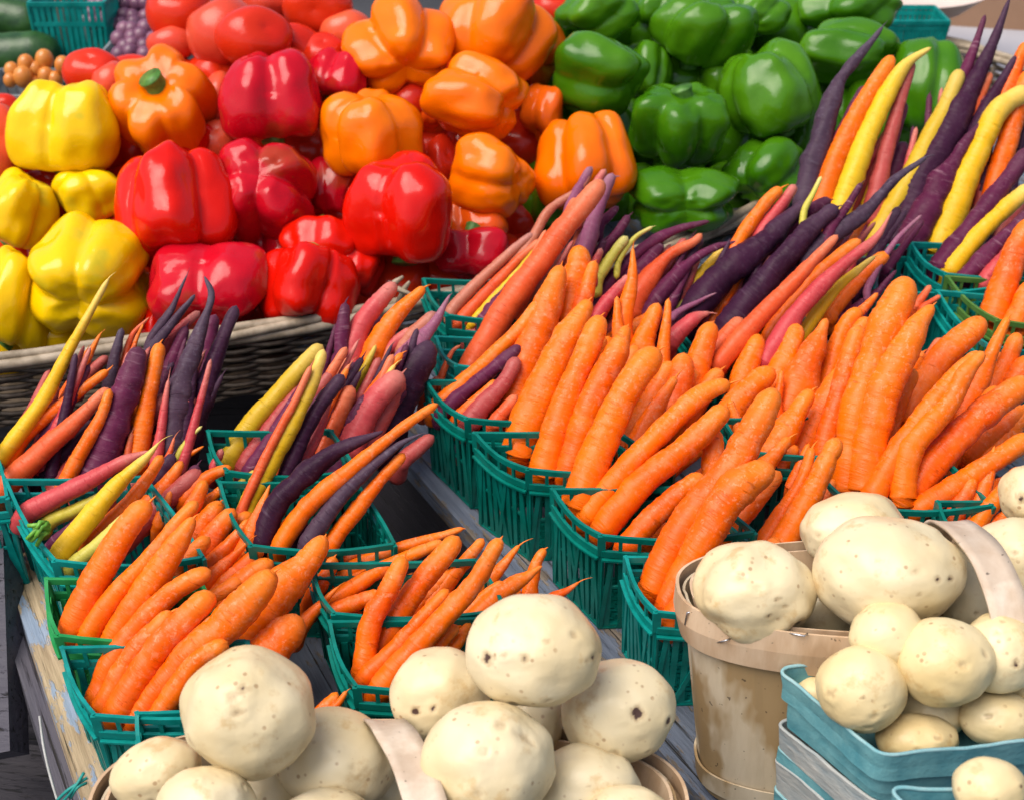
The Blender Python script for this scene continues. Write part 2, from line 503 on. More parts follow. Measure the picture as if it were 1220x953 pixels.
#   colour | base-to-tip points | width | tip ratio | layer
CL = {}
CL['the far left rainbow bunch'] = (505, '''
m|5,545 38,488 66,442|18|.6|1
y|-2,552 49,480 81,418 98,388 130,331|25|.28|7
o|8,556 35,512 80,479 129,441|25|.5|4
c|14,566 60,520 122,470|18|.5|3
c|2,586 40,548 90,502 130,462|35|.45|5
k|48,572 85,532 110,500|22|.6|2
r|70,570 100,530 118,508|20|.6|1
o|62,508 79,468 98,438 121,397|24|.16|2
r|95,458 128,424|20|.6|1
o|72,590 92,548 118,500 131,463|23|.6|8
b|129,486 130,460 138,420 146,391|21|.5|4
c|146,446 157,402 178,378|16|.15|1
o|148,452 160,412 171,386|11|.3|2
p|108,582 128,530 148,470 166,412|50|.62|8
o|163,556 176,480 191,408|28|.74|9
m|186,556 195,492 201,452|18|.3|9
b|170,432 203,388 225,362 233,351|18|.3|6
b|180,404 204,369 223,327|15|.12|4
m|192,420 215,392 238,371|19|.6|2
p|195,466 208,425 222,388|25|.5|4
b|203,552 212,472 230,420 243,382 252,352 244,330|37|1,1,1,.95,.75,.5,.28,.16|8
p|244,425 250,400 257,374|24|.6|3
k|220,540 243,470 262,415 281,364|37|.42|7
o|213,502 227,484|12|.3|9
g|210,546 226,522 241,507|11|.4|10
o|215,549 232,538 243,531|14|.2|9
c|197,555 208,520|14|.2|10
c|151,560 157,514|15|.4|9
''')
CL['the left edge rainbow basket'] = (560, '''
m|30,614 62,596 98,577 140,553 179,538|30|.9,1,.95,.8,.6,.2|11
g|58,622 90,607 128,588|25|.6|7
p|62,650 85,630 112,604|20|.7|8
y|72,660 98,628 138,580 173,546 190,526|31|1,1,.95,.8,.5,.14|12
o|108,645 150,602 175,570 193,541|25|.6|9
g|90,672 125,642 154,612|24|.7|10
k|184,580 207,541|22|.9|9
p|222,580 236,553|22|.7|8
o|222,594 250,567 276,556|24|.6|9
m|255,556 265,534|14|.7|8
''')
CL['the left orange bunch'] = (620, '''
o|90,746 114,690 150,632 178,598|44|.8|14
o|170,612 200,575 217,548|36|.35|4
o|188,626 204,584|20|.4|4
o|106,756 132,715 172,672 215,620 236,597|32|.6|13
o|135,758 180,695 210,648 232,615|41|.75,.8,1,1,.75,.35|14
o|116,832 142,775 198,712 251,680|36|.8|6
o|126,842 158,780 205,728|36|.7|8
o|142,846 188,775 236,724 258,708|42|.9|10
o|162,856 218,790 278,736 328,680|50|.62,.75,.95,1,.7|9
o|252,732 290,690 326,668|40|.7|5
o|192,850 232,792 272,764|33|.8|12
o|245,696 275,665 297,643|28|.12|7
o|258,706 290,675 312,652|33|.6|5
o|285,772 330,708 366,672 388,638|58|.7,.85,1,1,.62,.42|8
o|285,808 330,765 362,738|60|.95|11
o|372,714 392,680 399,662|26|.7|6
o|355,752 385,716 403,698|27|.12|6
o|222,684 240,654|29|.6|6
o|203,645 230,600 246,572|30|.6|4
o|232,642 263,597|36|.7|5
o|238,666 262,630 278,606|39|.65|6
o|246,682 276,645 296,619|33|.25|6
o|288,672 304,625 312,602 322,577|32|1,1,.9,.45,.12|7
o|248,598 266,579|19|.6|4
o|200,700 222,660|28|.6|3
o|300,720 318,680|34|.6|3
''')
CL['the middle rainbow bunch'] = (505, '''
u|268,556 300,505 325,476 358,438 384,411|32|.7|4
r|290,560 325,505 360,460|27|.6|3
c|280,628 305,568 335,508 353,475 371,436|16|.6|6
y|292,612 315,562 345,510 368,465 386,416|28|.95,1,.9,.75,.5|8
p|375,482 392,420 400,386|20|.25|4
p|416,470 407,420 412,361|25|.55|6
k|328,600 352,540 378,488 409,446|24|.85|7
m|350,570 378,515 397,467|25|.28|9
c|383,546 402,500 419,460|31|.8|8
o|396,538 420,502 450,456 480,420|18|.6|6
o|398,540 430,485|26|.7|7
m|416,540 440,488 479,444|40|.85|10
m|418,432 432,385 471,337|36|.6|4
o|446,420 468,382 506,342|36|.35|5
u|423,462 448,411|18|.3|8
m|438,448 465,415 491,392|25|.6|4
o|438,442 467,406|26|.5|3
l|462,450 495,412 520,382 537,351|28|1,1,.85,.45,.12|7
k|464,510 490,450 512,406|46|.9|8
p|445,516 465,485 482,462|23|.7|10
n|485,408 520,372|27|.6|4
k|312,650 328,602 370,560 410,533 457,514|34|1,1,.9,.65,.2|12
o|333,652 368,603 420,558 462,522 488,502 521,481|28|.9,1,.95,.72,.55,.45|13
o|343,628 388,575|24|.6|9
b|366,650 400,598 440,558 475,530 503,516|25|1,1,.85,.5,.14|13
o|393,650 428,603 455,570 482,539|25|.6|11
u|276,590 305,560|19|.4|4
r|478,552 517,518|27|.7|2
p|355,600 380,560|24|.6|5
r|400,545 450,500|30|.6|3
''')
CL['the bunch behind the left handle'] = (660, '''
o|398,696 430,673 470,655 553,629|26|.35|5
o|414,664 445,654|18|.4|3
o|395,718 430,693 470,670 528,645|27|.6|7
o|396,708 440,680 462,671|20|.6|5
o|399,729 430,716 455,707|27|.8|8
o|434,796 440,750 466,697 483,662|33|.75|10
o|450,780 478,728 508,688 546,638|37|.8|8
o|438,806 462,780 500,740 535,702|29|.6|10
o|453,820 508,757 562,698 597,641|37|.62|12
o|512,722 550,675 576,641|27|.5|6
o|576,705 603,668 620,648|27|.2|6
o|540,750 575,712 600,693|25|.5|8
o|562,742 605,700 628,686 647,674|31|1,1,.8,.2|10
o|630,715 638,674 650,653|24|.5|6
o|498,800 525,765 547,745|33|.5|11
o|533,782 561,742|25|.5|10
r|474,712 502,680|22|.5|3
o|655,714 675,703 691,692|21|.12|8
o|488,745 520,700|28|.6|2
''')
CL['the gap between the two potato heaps'] = (820, '''
o|374,856 396,834 402,824|22|.7|5
o|382,860 403,838 414,822|20|.3|6
''')
CL['the leaning rainbow bunch above centre'] = (385, '''
n|536,374 569,336 606,303 636,278|19|.6|4
n|588,352 632,288 655,250 690,226 706,199|18|.5|3
c|549,382 610,318 645,286|20|.6|4
y|564,384 600,342 632,307|13|.5|5
u|618,326 640,297 655,276|13|.4|5
p|576,382 605,345 636,308|21|.6|6
c|556,444 575,413 605,365 642,313 667,278 694,246 719,216|36|.85,1,.95,.85,.7|9
c|660,285 676,258 688,236|21|.7|5
l|692,312 700,290 711,252 727,216 735,211|25|.65|10
m|690,252 705,228 722,202|18|.6|5
l|680,244 704,198|18|.6|3
p|715,268 737,246|16|.6|3
p|714,304 735,278 750,257|18|.6|5
g|712,332 733,300 748,282|19|.7|8
g|738,310 756,284 778,270|9|.6|6
m|706,320 717,296|16|.6|9
n|600,392 640,340 668,300|30|.6|3
''')
CL['the small mixed basket at centre'] = (400, '''
o|520,486 580,430 620,390 645,358|24|.8|8
p|529,490 574,451 622,412|22|.8|9
o|544,500 592,453|19|.7|8
r|560,504 597,460 618,426|31|.7|9
c|590,504 616,470|24|.6|10
c|522,462 537,422 549,411|13|.3|6
c|505,480 522,448|18|.6|4
c|575,478 612,440|24|.7|6
''')
CL['the upright orange bunch at centre'] = (470, '''
o|608,500 628,432 650,370 669,316|50|.85,.95,1,.8,.42|6
o|618,536 640,478 672,412 703,356|50|.95,1,.95,.8,.4|9
o|676,410 697,350 709,311|37|.4|7
o|676,372 687,326 689,292|38|.85|5
o|648,560 672,483 698,422 717,376|41|.8|9
o|678,562 702,490 732,425 748,388|41|.9,.95,1,.95,.4|10
o|690,598 722,515 758,448 786,416|47|.9|12
o|757,450 768,405 784,361|44|.4|7
o|790,428 794,385 796,356|20|.4|7
o|742,386 752,335 754,295|29|.15|5
o|737,406 735,353|22|.3|7
m|708,382 735,346 750,328|24|.5|4
o|798,498 812,446 815,420|42|.9|7
o|758,540 783,485 807,448|37|.3|9
o|812,498 846,456|21|.4|7
o|828,450 838,414 850,384|40|.7|7
o|720,440 726,400|36|.7|5
r|770,520 790,470|40|.7|3
''')
CL['the diagonal orange bunch below centre'] = (500, '''
o|700,614 758,545 832,474 871,456|34|.9,1,1,.9,.65|9
o|722,628 768,572 830,520 868,484|40|.85|10
o|750,648 798,597 840,566|36|.8|8
o|850,588 850,530 851,510|34|.9|12
o|856,512 895,462 924,440|42|.8|6
o|886,528 876,498 869,476|26|.4|10
o|779,700 816,625 870,560 905,500 925,462|46|.85,1,1,.95,.72|13
o|792,720 826,662 870,590 922,554|52|.5,.7,.95,1,.8|15
o|800,738 838,680|32|.6|13
o|900,572 925,540 941,520|34|.4|12
o|908,560 945,498 969,465|50|.4|10
o|925,482 931,441|19|.3|8
o|905,660 920,630 953,575 968,533|28|.5|9
o|922,668 965,592 985,548 999,521|39|.7|12
o|945,580 964,528|24|.3|8
o|978,612 993,570|24|.5|8
o|800,600 850,555|34|.6|4
o|884,700 930,640|34|.7|8
''')
CL['the big orange bunch at right'] = (470, '''
o|978,552 1000,472 1012,430 1026,388|32|.85|9
o|1006,586 1022,480 1050,402 1081,330|46|.9,.9,.95,.85,1.05,.8|10
o|1028,588 1048,480 1085,400 1112,364|50|.95,1,1,.9,.35|12
o|1040,594 1085,515 1135,450 1168,420|35|.6|13
o|1076,596 1086,535 1130,482 1150,445 1172,418|36|1,1,.9,.8,.45|15
o|1082,592 1112,552 1160,502 1228,452|46|.85|11
o|1080,500 1120,430 1160,392 1174,380|42|.85|8
o|1135,515 1172,440 1190,400 1201,377|38|1,.95,.85,.45,.3|9
o|1176,480 1200,430 1213,396|30|.8|6
o|1192,486 1226,424|38|.7|8
c|1086,470 1122,403|24|.6|5
o|1098,606 1150,572 1190,546 1230,518|35|.85|12
o|1152,540 1220,486|34|.8|8
o|883,458 903,398|38|.7|5
o|926,452 950,386|35|.75|6
o|940,492 962,436 986,378|58|1,1,.6,.2|8
o|988,452 1008,388 1026,368|33|.6|6
o|996,460 1018,404 1034,378|31|.6|8
o|950,545 985,478 1008,436|52|.6|6
o|1032,420 1046,373|27|.5|6
o|1005,392 1036,361 1046,349|24|.25|4
r|1060,470 1084,420|30|.6|2
o|1060,480 1100,420|30|.6|3
r|1120,500 1160,450|40|.6|3
''')
CL['the little bunch by the right handle'] = (560, '''
o|1136,624 1150,587 1161,569|29|.75|9
o|1160,622 1178,565 1185,531|31|1,.95,.6,.15|9
o|1158,634 1190,590 1217,556|27|.7|10
o|1180,636 1203,608|26|.6|9
''')
CL['the dark bunch below green peppers'] = (380, '''
p|708,360 750,310 798,277 846,264|20|1,.95,.7,.35|5
p|752,332 790,290|26|.7|5
c|756,360 795,306 825,288 835,278|34|1,.95,.45,.3|8
p|776,366 812,322 840,300 882,287|27|1,.9,.45,.15|8
g|802,374 856,326|16|.7|4
o|858,330 890,272 915,240 932,224|23|.75|6
k|822,374 862,330 910,290 938,262 962,240|42|.95,1,.95,.7,.35|10
k|868,392 920,325 965,275 998,246|40|.6|11
k|908,364 945,318 988,277|31|.6|9
m|905,280 930,245 948,220|20|.7|5
l|803,376 835,358 854,349|13|.15|12
p|988,276 1010,245 1027,218|18|.4|11
b|968,300 1030,253 1065,215 1104,186|27|1,.9,.5,.25|11
g|958,252 979,210|10|.6|9
c|856,434 910,372 970,310 999,280|30|1,.95,.7,.42|13
o|916,404 948,358 1000,305 1026,286|27|.65|12
m|912,430 948,375 1000,320 1042,285 1063,252|26|1,1,.9,.6,.12|14
y|952,406 993,348 1025,320 1044,305|19|1,1,.7,.35|15
o|990,374 1030,325 1059,302|24|.8|11
l|1036,338 1065,290 1098,256|11|.4|10
p|1030,370 1068,322|13|.4|10
r|755,380 777,354|22|.6|6
m|800,408 825,382 847,373|26|.85,1,.8,.25|12
p|905,300 950,262 990,238|32|.6|6
o|880,310 905,270|22|.6|3
c|850,420 885,380|30|.7|10
p|960,345 1010,300|26|.6|8
p|1000,385 1050,345|22|.6|8
''')
CL['the tall upper right bunch'] = (292, '''
b|958,234 980,160 1000,98 1036,52 1051,32|30|1,1,.9,.5,.22|7
p|978,220 1005,150 1029,102|19|.5|5
o|972,262 1003,172 1038,106 1063,66|31|.65|9
y|1000,254 1040,145 1075,82 1110,56|31|1,1,.85,.25|10
r|1042,246 1065,145 1088,74|27|.5|7
u|1040,292 1085,210 1120,140 1145,82|32|.68|9
k|1068,284 1095,218 1140,138 1180,60 1203,-2|42|1,1,.95,.45,.14|10
p|1125,142 1155,75 1174,18|21|.3|6
c|1142,172 1180,86|22|.6|6
k|1148,180 1185,112 1210,66|25|.35|8
p|1082,296 1125,210 1150,172 1173,143|42|.9,1,.85,.45,.12|13
y|1118,296 1162,190 1190,132 1228,106|38|1,1,.85,.65|12
o|1180,236 1203,160 1226,84|30|.8|9
o|1194,126 1222,50|28|.5|7
p|1120,318 1180,240 1228,176|29|.8|14
y|1132,322 1180,265 1230,222|29|.85|16
p|1148,332 1190,290 1230,250|25|.8|15
m|1172,338 1215,284|24|.8|15
o|1182,380 1205,315 1230,262|41|.8|17
o|1206,390 1232,335|34|.8|18
c|1090,366 1109,340|15|.6|14
c|1098,368 1121,352|12|.5|14
p|1056,322 1080,290 1100,262|14|.6|11
''')
CN2 = {'tr': 0}
for cname, (ycap, txt) in CL.items():
    rows = []
    for ln_ in txt.strip().splitlines():
        code, pts, w, tr, lay = ln_.split('|')
        pts = [tuple(float(q) for q in p.split(',')) for p in pts.split()]
        tr = tuple(float(x) for x in tr.split(',')) if ',' in tr else float(tr)
        rows.append([code, pts, float(w), tr, float(lay)])
    bycol = {}
    for r in rows: bycol.setdefault(r[0], []).append(r)
    for code, rs in bycol.items():
        rs.sort(key=lambda r: r[1][-1][0])
        for i, (code, pts, w, tr, lay) in enumerate(rs):
            seed = hash((int(pts[0][0]), int(pts[-1][1]))) & 0xffff
            o = carrot(code, pts, w, tr, lay, ycap, seed=seed)
            L_ = math.dist(pts[0], pts[-1])
            adj = 'stout' if w > 38 else 'short' if L_ < 50 else 'thin' if w < 17 else 'long' if L_ > 150 else 'slim' if w < 25 else ''
            colr = CN[code]
            if len(rs) == 1: lab = f"{adj} {colr} carrot, the only one that colour in {cname}"
            else: lab = f"{adj} {colr} carrot, {ORD[i] if i < 20 else 'twenty-' + ORD[i - 20]} {colr} from left in {cname}"
            tag(o, lab.strip(), 'carrot', 'carrots standing in ' + cname)

FI = [
 (470, 'left', [((110, 770), (250, 640)), ((140, 790), (290, 690)), ((170, 830), (300, 720)), ((210, 840), (330, 740)), ((200, 690), (300, 610)), ((250, 720), (360, 700)), ((60, 600), (150, 470)), ((100, 600), (200, 470)), ((150, 600), (230, 470)), ((130, 660), (240, 560)), ((90, 640), (170, 570))]),
 (505, 'mid', [((330, 600), (400, 480)), ((380, 600), (440, 470)), ((410, 580), (480, 450)), ((350, 630), (430, 560)), ((440, 470), (500, 400)), ((410, 430), (460, 380))]),
 (660, 'low', [((430, 780), (540, 680)), ((480, 790), (580, 690)), ((540, 780), (620, 700)), ((410, 730), (520, 680))]),
 (440, 'up', [((620, 520), (680, 380)), ((660, 530), (720, 400)), ((700, 530), (760, 410)), ((740, 540), (800, 430)), ((770, 520), (830, 440)), ((800, 520), (860, 440)), ((830, 470), (880, 410)), ((720, 420), (790, 370))]),
 (500, 'diag', [((730, 610), (850, 520)), ((780, 640), (880, 540)), ((820, 690), (930, 560)), ((870, 620), (950, 530)), ((860, 700), (960, 590)), ((900, 560), (960, 480))]),
 (470, 'right', [((980, 590), (1050, 440)), ((1020, 590), (1090, 440)), ((1060, 590), (1140, 450)), ((1100, 590), (1190, 460)), ((1140, 590), (1230, 480)), ((940, 500), (1000, 420)), ((980, 470), (1040, 400)), ((1090, 470), (1150, 410)), ((1150, 480), (1210, 410)), ((1150, 600), (1240, 560))]),
 (350, 'dark', [((740, 390), (800, 320)), ((780, 400), (850, 330)), ((830, 400), (900, 320)), ((870, 400), (950, 310)), ((920, 400), (1000, 320)), ((960, 380), (1040, 310)), ((730, 370), (790, 320)), ((800, 360), (850, 320)), ((850, 350), (900, 300)), ((700, 380), (750, 330)), ((900, 340), (960, 280)), ((600, 400), (660, 300)), ((560, 410), (620, 330))]),
 (300, 'tall', [((990, 270), (1030, 170)), ((1030, 280), (1080, 170)), ((1080, 280), (1130, 190)), ((1130, 290), (1190, 190)), ((1170, 320), (1220, 230))])]
bv = {'o': ([], [], []), 'r': ([], [], []), 'p': ([], [], [])}
for yc, nm, lst in FI:
    for j, (a_, b_) in enumerate(lst):
        code = 'o' if nm in ('low', 'up', 'diag', 'right') else ('r', 'p')[j % 2] if nm in ('mid', 'dark', 'tall') else 'r' if j > 5 else 'o'
        v_, f_, l_ = carrot(code, [a_, b_], 38, .6, -3, yc, seed=900 + j, raw=True)
        B = bv[code]; n0 = len(B[0]); B[0].extend(v_); B[1].extend([tuple(x + n0 for x in f) for f in f_]); B[2].extend(l_)
RF = [(505, 26, (8, 560), (225, 570), (60, 440), (270, 420)), (505, 26, (290, 580), (470, 530), (380, 440), (520, 400)),
      (385, 16, (545, 440), (700, 380), (640, 290), (730, 270)), (380, 34, (730, 400), (1030, 370), (800, 300), (1080, 270)),
      (292, 26, (970, 290), (1215, 300), (1030, 130), (1225, 120)), (480, 8, (525, 500), (610, 500), (580, 440), (640, 410))]
rf = random.Random(21)
for yc, cnt, a0, a1, b0_, b1_ in RF:
    for j in range(cnt):
        u = rf.random(); vv = min(1, max(0, u + rf.uniform(-.15, .15)))
        a_ = (a0[0] + (a1[0] - a0[0]) * u, a0[1] + (a1[1] - a0[1]) * u + rf.uniform(-25, 8))
        b_ = (b0_[0] + (b1_[0] - b0_[0]) * vv, b0_[1] + (b1_[1] - b0_[1]) * vv + rf.uniform(-25, 25))
        code = rf.choice('ommppkkcyr')
        v_, f_, l_ = carrot(code, [a_, b_], rf.uniform(15, 24), rf.uniform(.25, .6), rf.choice((0, 2, 4)), yc, seed=5000 + j, raw=True)
        B = bv.setdefault(code, ([], [], [])); n0 = len(B[0]); B[0].extend(v_); B[1].extend([tuple(x + n0 for x in f) for f in f_]); B[2].extend(l_)
for code, (v_, f_, l_) in bv.items():
    o = build('buried_carrots', v_, f_, MC[code], attr={'along': l_})
    tag(o, f'{CN[code]} carrots buried under the top ones, glimpsed in the gaps', 'carrots', kind='stuff')

# leafy crown of the green-yellow carrot
crown = MB(); rnd = random.Random(3)
for i in range(16):
    a = P(57 + rnd.uniform(-3, 3), 627 + rnd.uniform(-5, 6), zrim(650) - .006)
    b = P(40 + rnd.uniform(-9, 6), 636 + rnd.uniform(-14, 14), zrim(650) - .006 + rnd.uniform(-.012, .012))
    crown.tube([a, a.lerp(b, .5) + V((0, 0, .003)), b], [.0022, .002, .0016], 5)
for o in COL.objects:
    if o.get('label', '').endswith('first green-yellow from left in the left edge rainbow basket'):
        Mi = o.matrix_world.copy()
        vs = crown.v
        q = build('leaf_stubs', vs, crown.f, M_LEAF, origin=o.matrix_world.translation, rot=o.matrix_world.to_3x3())
        q.parent = o; q.matrix_world = o.matrix_world if False else q.matrix_world
        q.matrix_parent_inverse = Matrix.Identity(4); q.location = (0, 0, 0); q.rotation_euler = (0, 0, 0)
        break

# ---------------------------------------------------------------- peppers
def view_axes(ax):
    """direction given as right, up, towards the viewer"""
    return (RT * ax[0] + UP * ax[1] - FW * ax[2]).normalized()

def pepper(px, py, w, h, colour, ax, roll, nl, label, Z=None, name='bell_pepper', dz=0, stem=True, seed=0, blunt=.9):
    rnd = random.Random(seed * 7 + int(px))
    if Z is None: Z = 1.43 + (345 - py) * .0005 + max(0, px - 430) * .0003
    Z += dz
    C = P(px, py, Z); k = Z / F_PX
    a = view_axes(ax); q = a.to_track_quat('Z', 'Y'); R = q.to_matrix() @ Matrix.Rotation(math.radians(roll), 3, 'Z')
    n, m = 72, 44
    off = V((rnd.uniform(0, 99), rnd.uniform(0, 99), 0))
    lobe = [(2 * PI * (i + rnd.uniform(-.12, .12)) / nl, rnd.uniform(.88, 1.08)) for i in range(nl)]
    raw = []
    # profile, blocky: t 0 = stem end, 1 = blossom end
    for i in range(m + 1):
        t = i / m * PI
        ct, st = math.cos(t), math.sin(t)
        e = .82
        zz = math.copysign(abs(ct) ** e, ct); rr = abs(st) ** .70
        for kx in range(n):
            th = 2 * PI * kx / n
            s = 0; lv = 0
            g = 0
            for la, lr in lobe:
                d = abs((th - la + PI) % (2 * PI) - PI)
                u = d / (PI / nl)
                g = max(g, math.cos(min(1.25, u) * PI / 2 * .92) * lr)
            lob = .70 + .34 * (max(.03, g) ** .72)
            low = .5 - .5 * zz
            kk = min(1, rr / .62); kk = kk * kk * (3 - 2 * kk); lob = .93 * (1 - kk) + lob * kk
            x = rr * lob * (1 + .10 * (1 - low) - .06 * low)
            # dimples at both ends: the centre sinks, lobes bulge
            z = zz
            ce = max(0, 1 - rr)
            if zz > 0: z = zz - .34 * ce ** 1.2 - .05 * (1 - lob)
            else: z = zz * (1 + .12 * (lob - .9) * 3) + .30 * ce ** 1.3 + .16 * (1.02 - lob) * 2.0 * rr
            p = V((math.cos(th) * x, math.sin(th) * x, z))
            p *= 1 + .17 * noise.noise(off + p * 1.1) + .05 * noise.noise(off + p * 2.6) + .07 * noise.noise(off + V((math.cos(th) * 2.4 * kk, math.sin(th) * 2.4 * kk, z * .5)))
            raw.append(R @ p)
    # scale in the view plane to the seen width and height
    xs = [p.dot(RT) for p in raw]; ys = [p.dot(UP) for p in raw]; zs = [p.dot(FW) for p in raw]
    sx = w * k / (max(xs) - min(xs)); sy = h * k / (max(ys) - min(ys)); sz = math.sqrt(sx * sy)
    cx = (max(xs) + min(xs)) / 2; cy = (max(ys) + min(ys)) / 2; cz = (max(zs) + min(zs)) / 2
    tf = lambda p: C + RT * ((p.dot(RT) - cx) * sx) + UP * ((p.dot(UP) - cy) * sy) + FW * ((p.dot(FW) - cz) * sz)
    vs = [tf(p) for p in raw]
    fs = []
    for i in range(m):
        for kx in range(n):
            k2 = (kx + 1) % n
            fs.append((i * n + kx, (i + 1) * n + kx, (i + 1) * n + k2, i * n + k2))
    top = tf(R @ V((0, 0, .58))); A = (tf(R @ V((0, 0, 1.6))) - top).normalized()
    root = empty(name, C, label, 'bell pepper' if 'pepper' in name else 'tomato')
    build('skin', vs, fs, MP[colour], root)
    if stem:
        sb = MB()
        # calyx star and curved stem
        x = A.cross(V((.3, .2, .9))).normalized(); y = A.cross(x)
        s0 = (sx + sy) / 2
        pts = [top - A * .1 * s0, top + A * .08 * s0, top + A * .20 * s0 + x * .03 * s0, top + A * .34 * s0 + x * .10 * s0]
        sb.tube(catmull(pts, 4), [x * s0 * 1.75 for x in (.19, .165, .15, .14, .13, .125, .12, .118, .12, .122, .127, .135, .14)], 12)
        cal = []
        for kx in range(24):
            t = 2 * PI * kx / 24; r = (.42 + .08 * math.cos(t * 6)) * s0
            cal.append(top + (x * math.cos(t) + y * math.sin(t)) * r + A * (.04 + .03 * math.cos(t * 6)) * s0)
        n0 = len(sb.v); sb.v += cal + [top + A * .10 * s0]
        sb.f += [(n0 + i, n0 + (i + 1) % 24, n0 + 24) for i in range(24)]
        sb.build('stem', M_STEM, root, smooth=True)
    return root

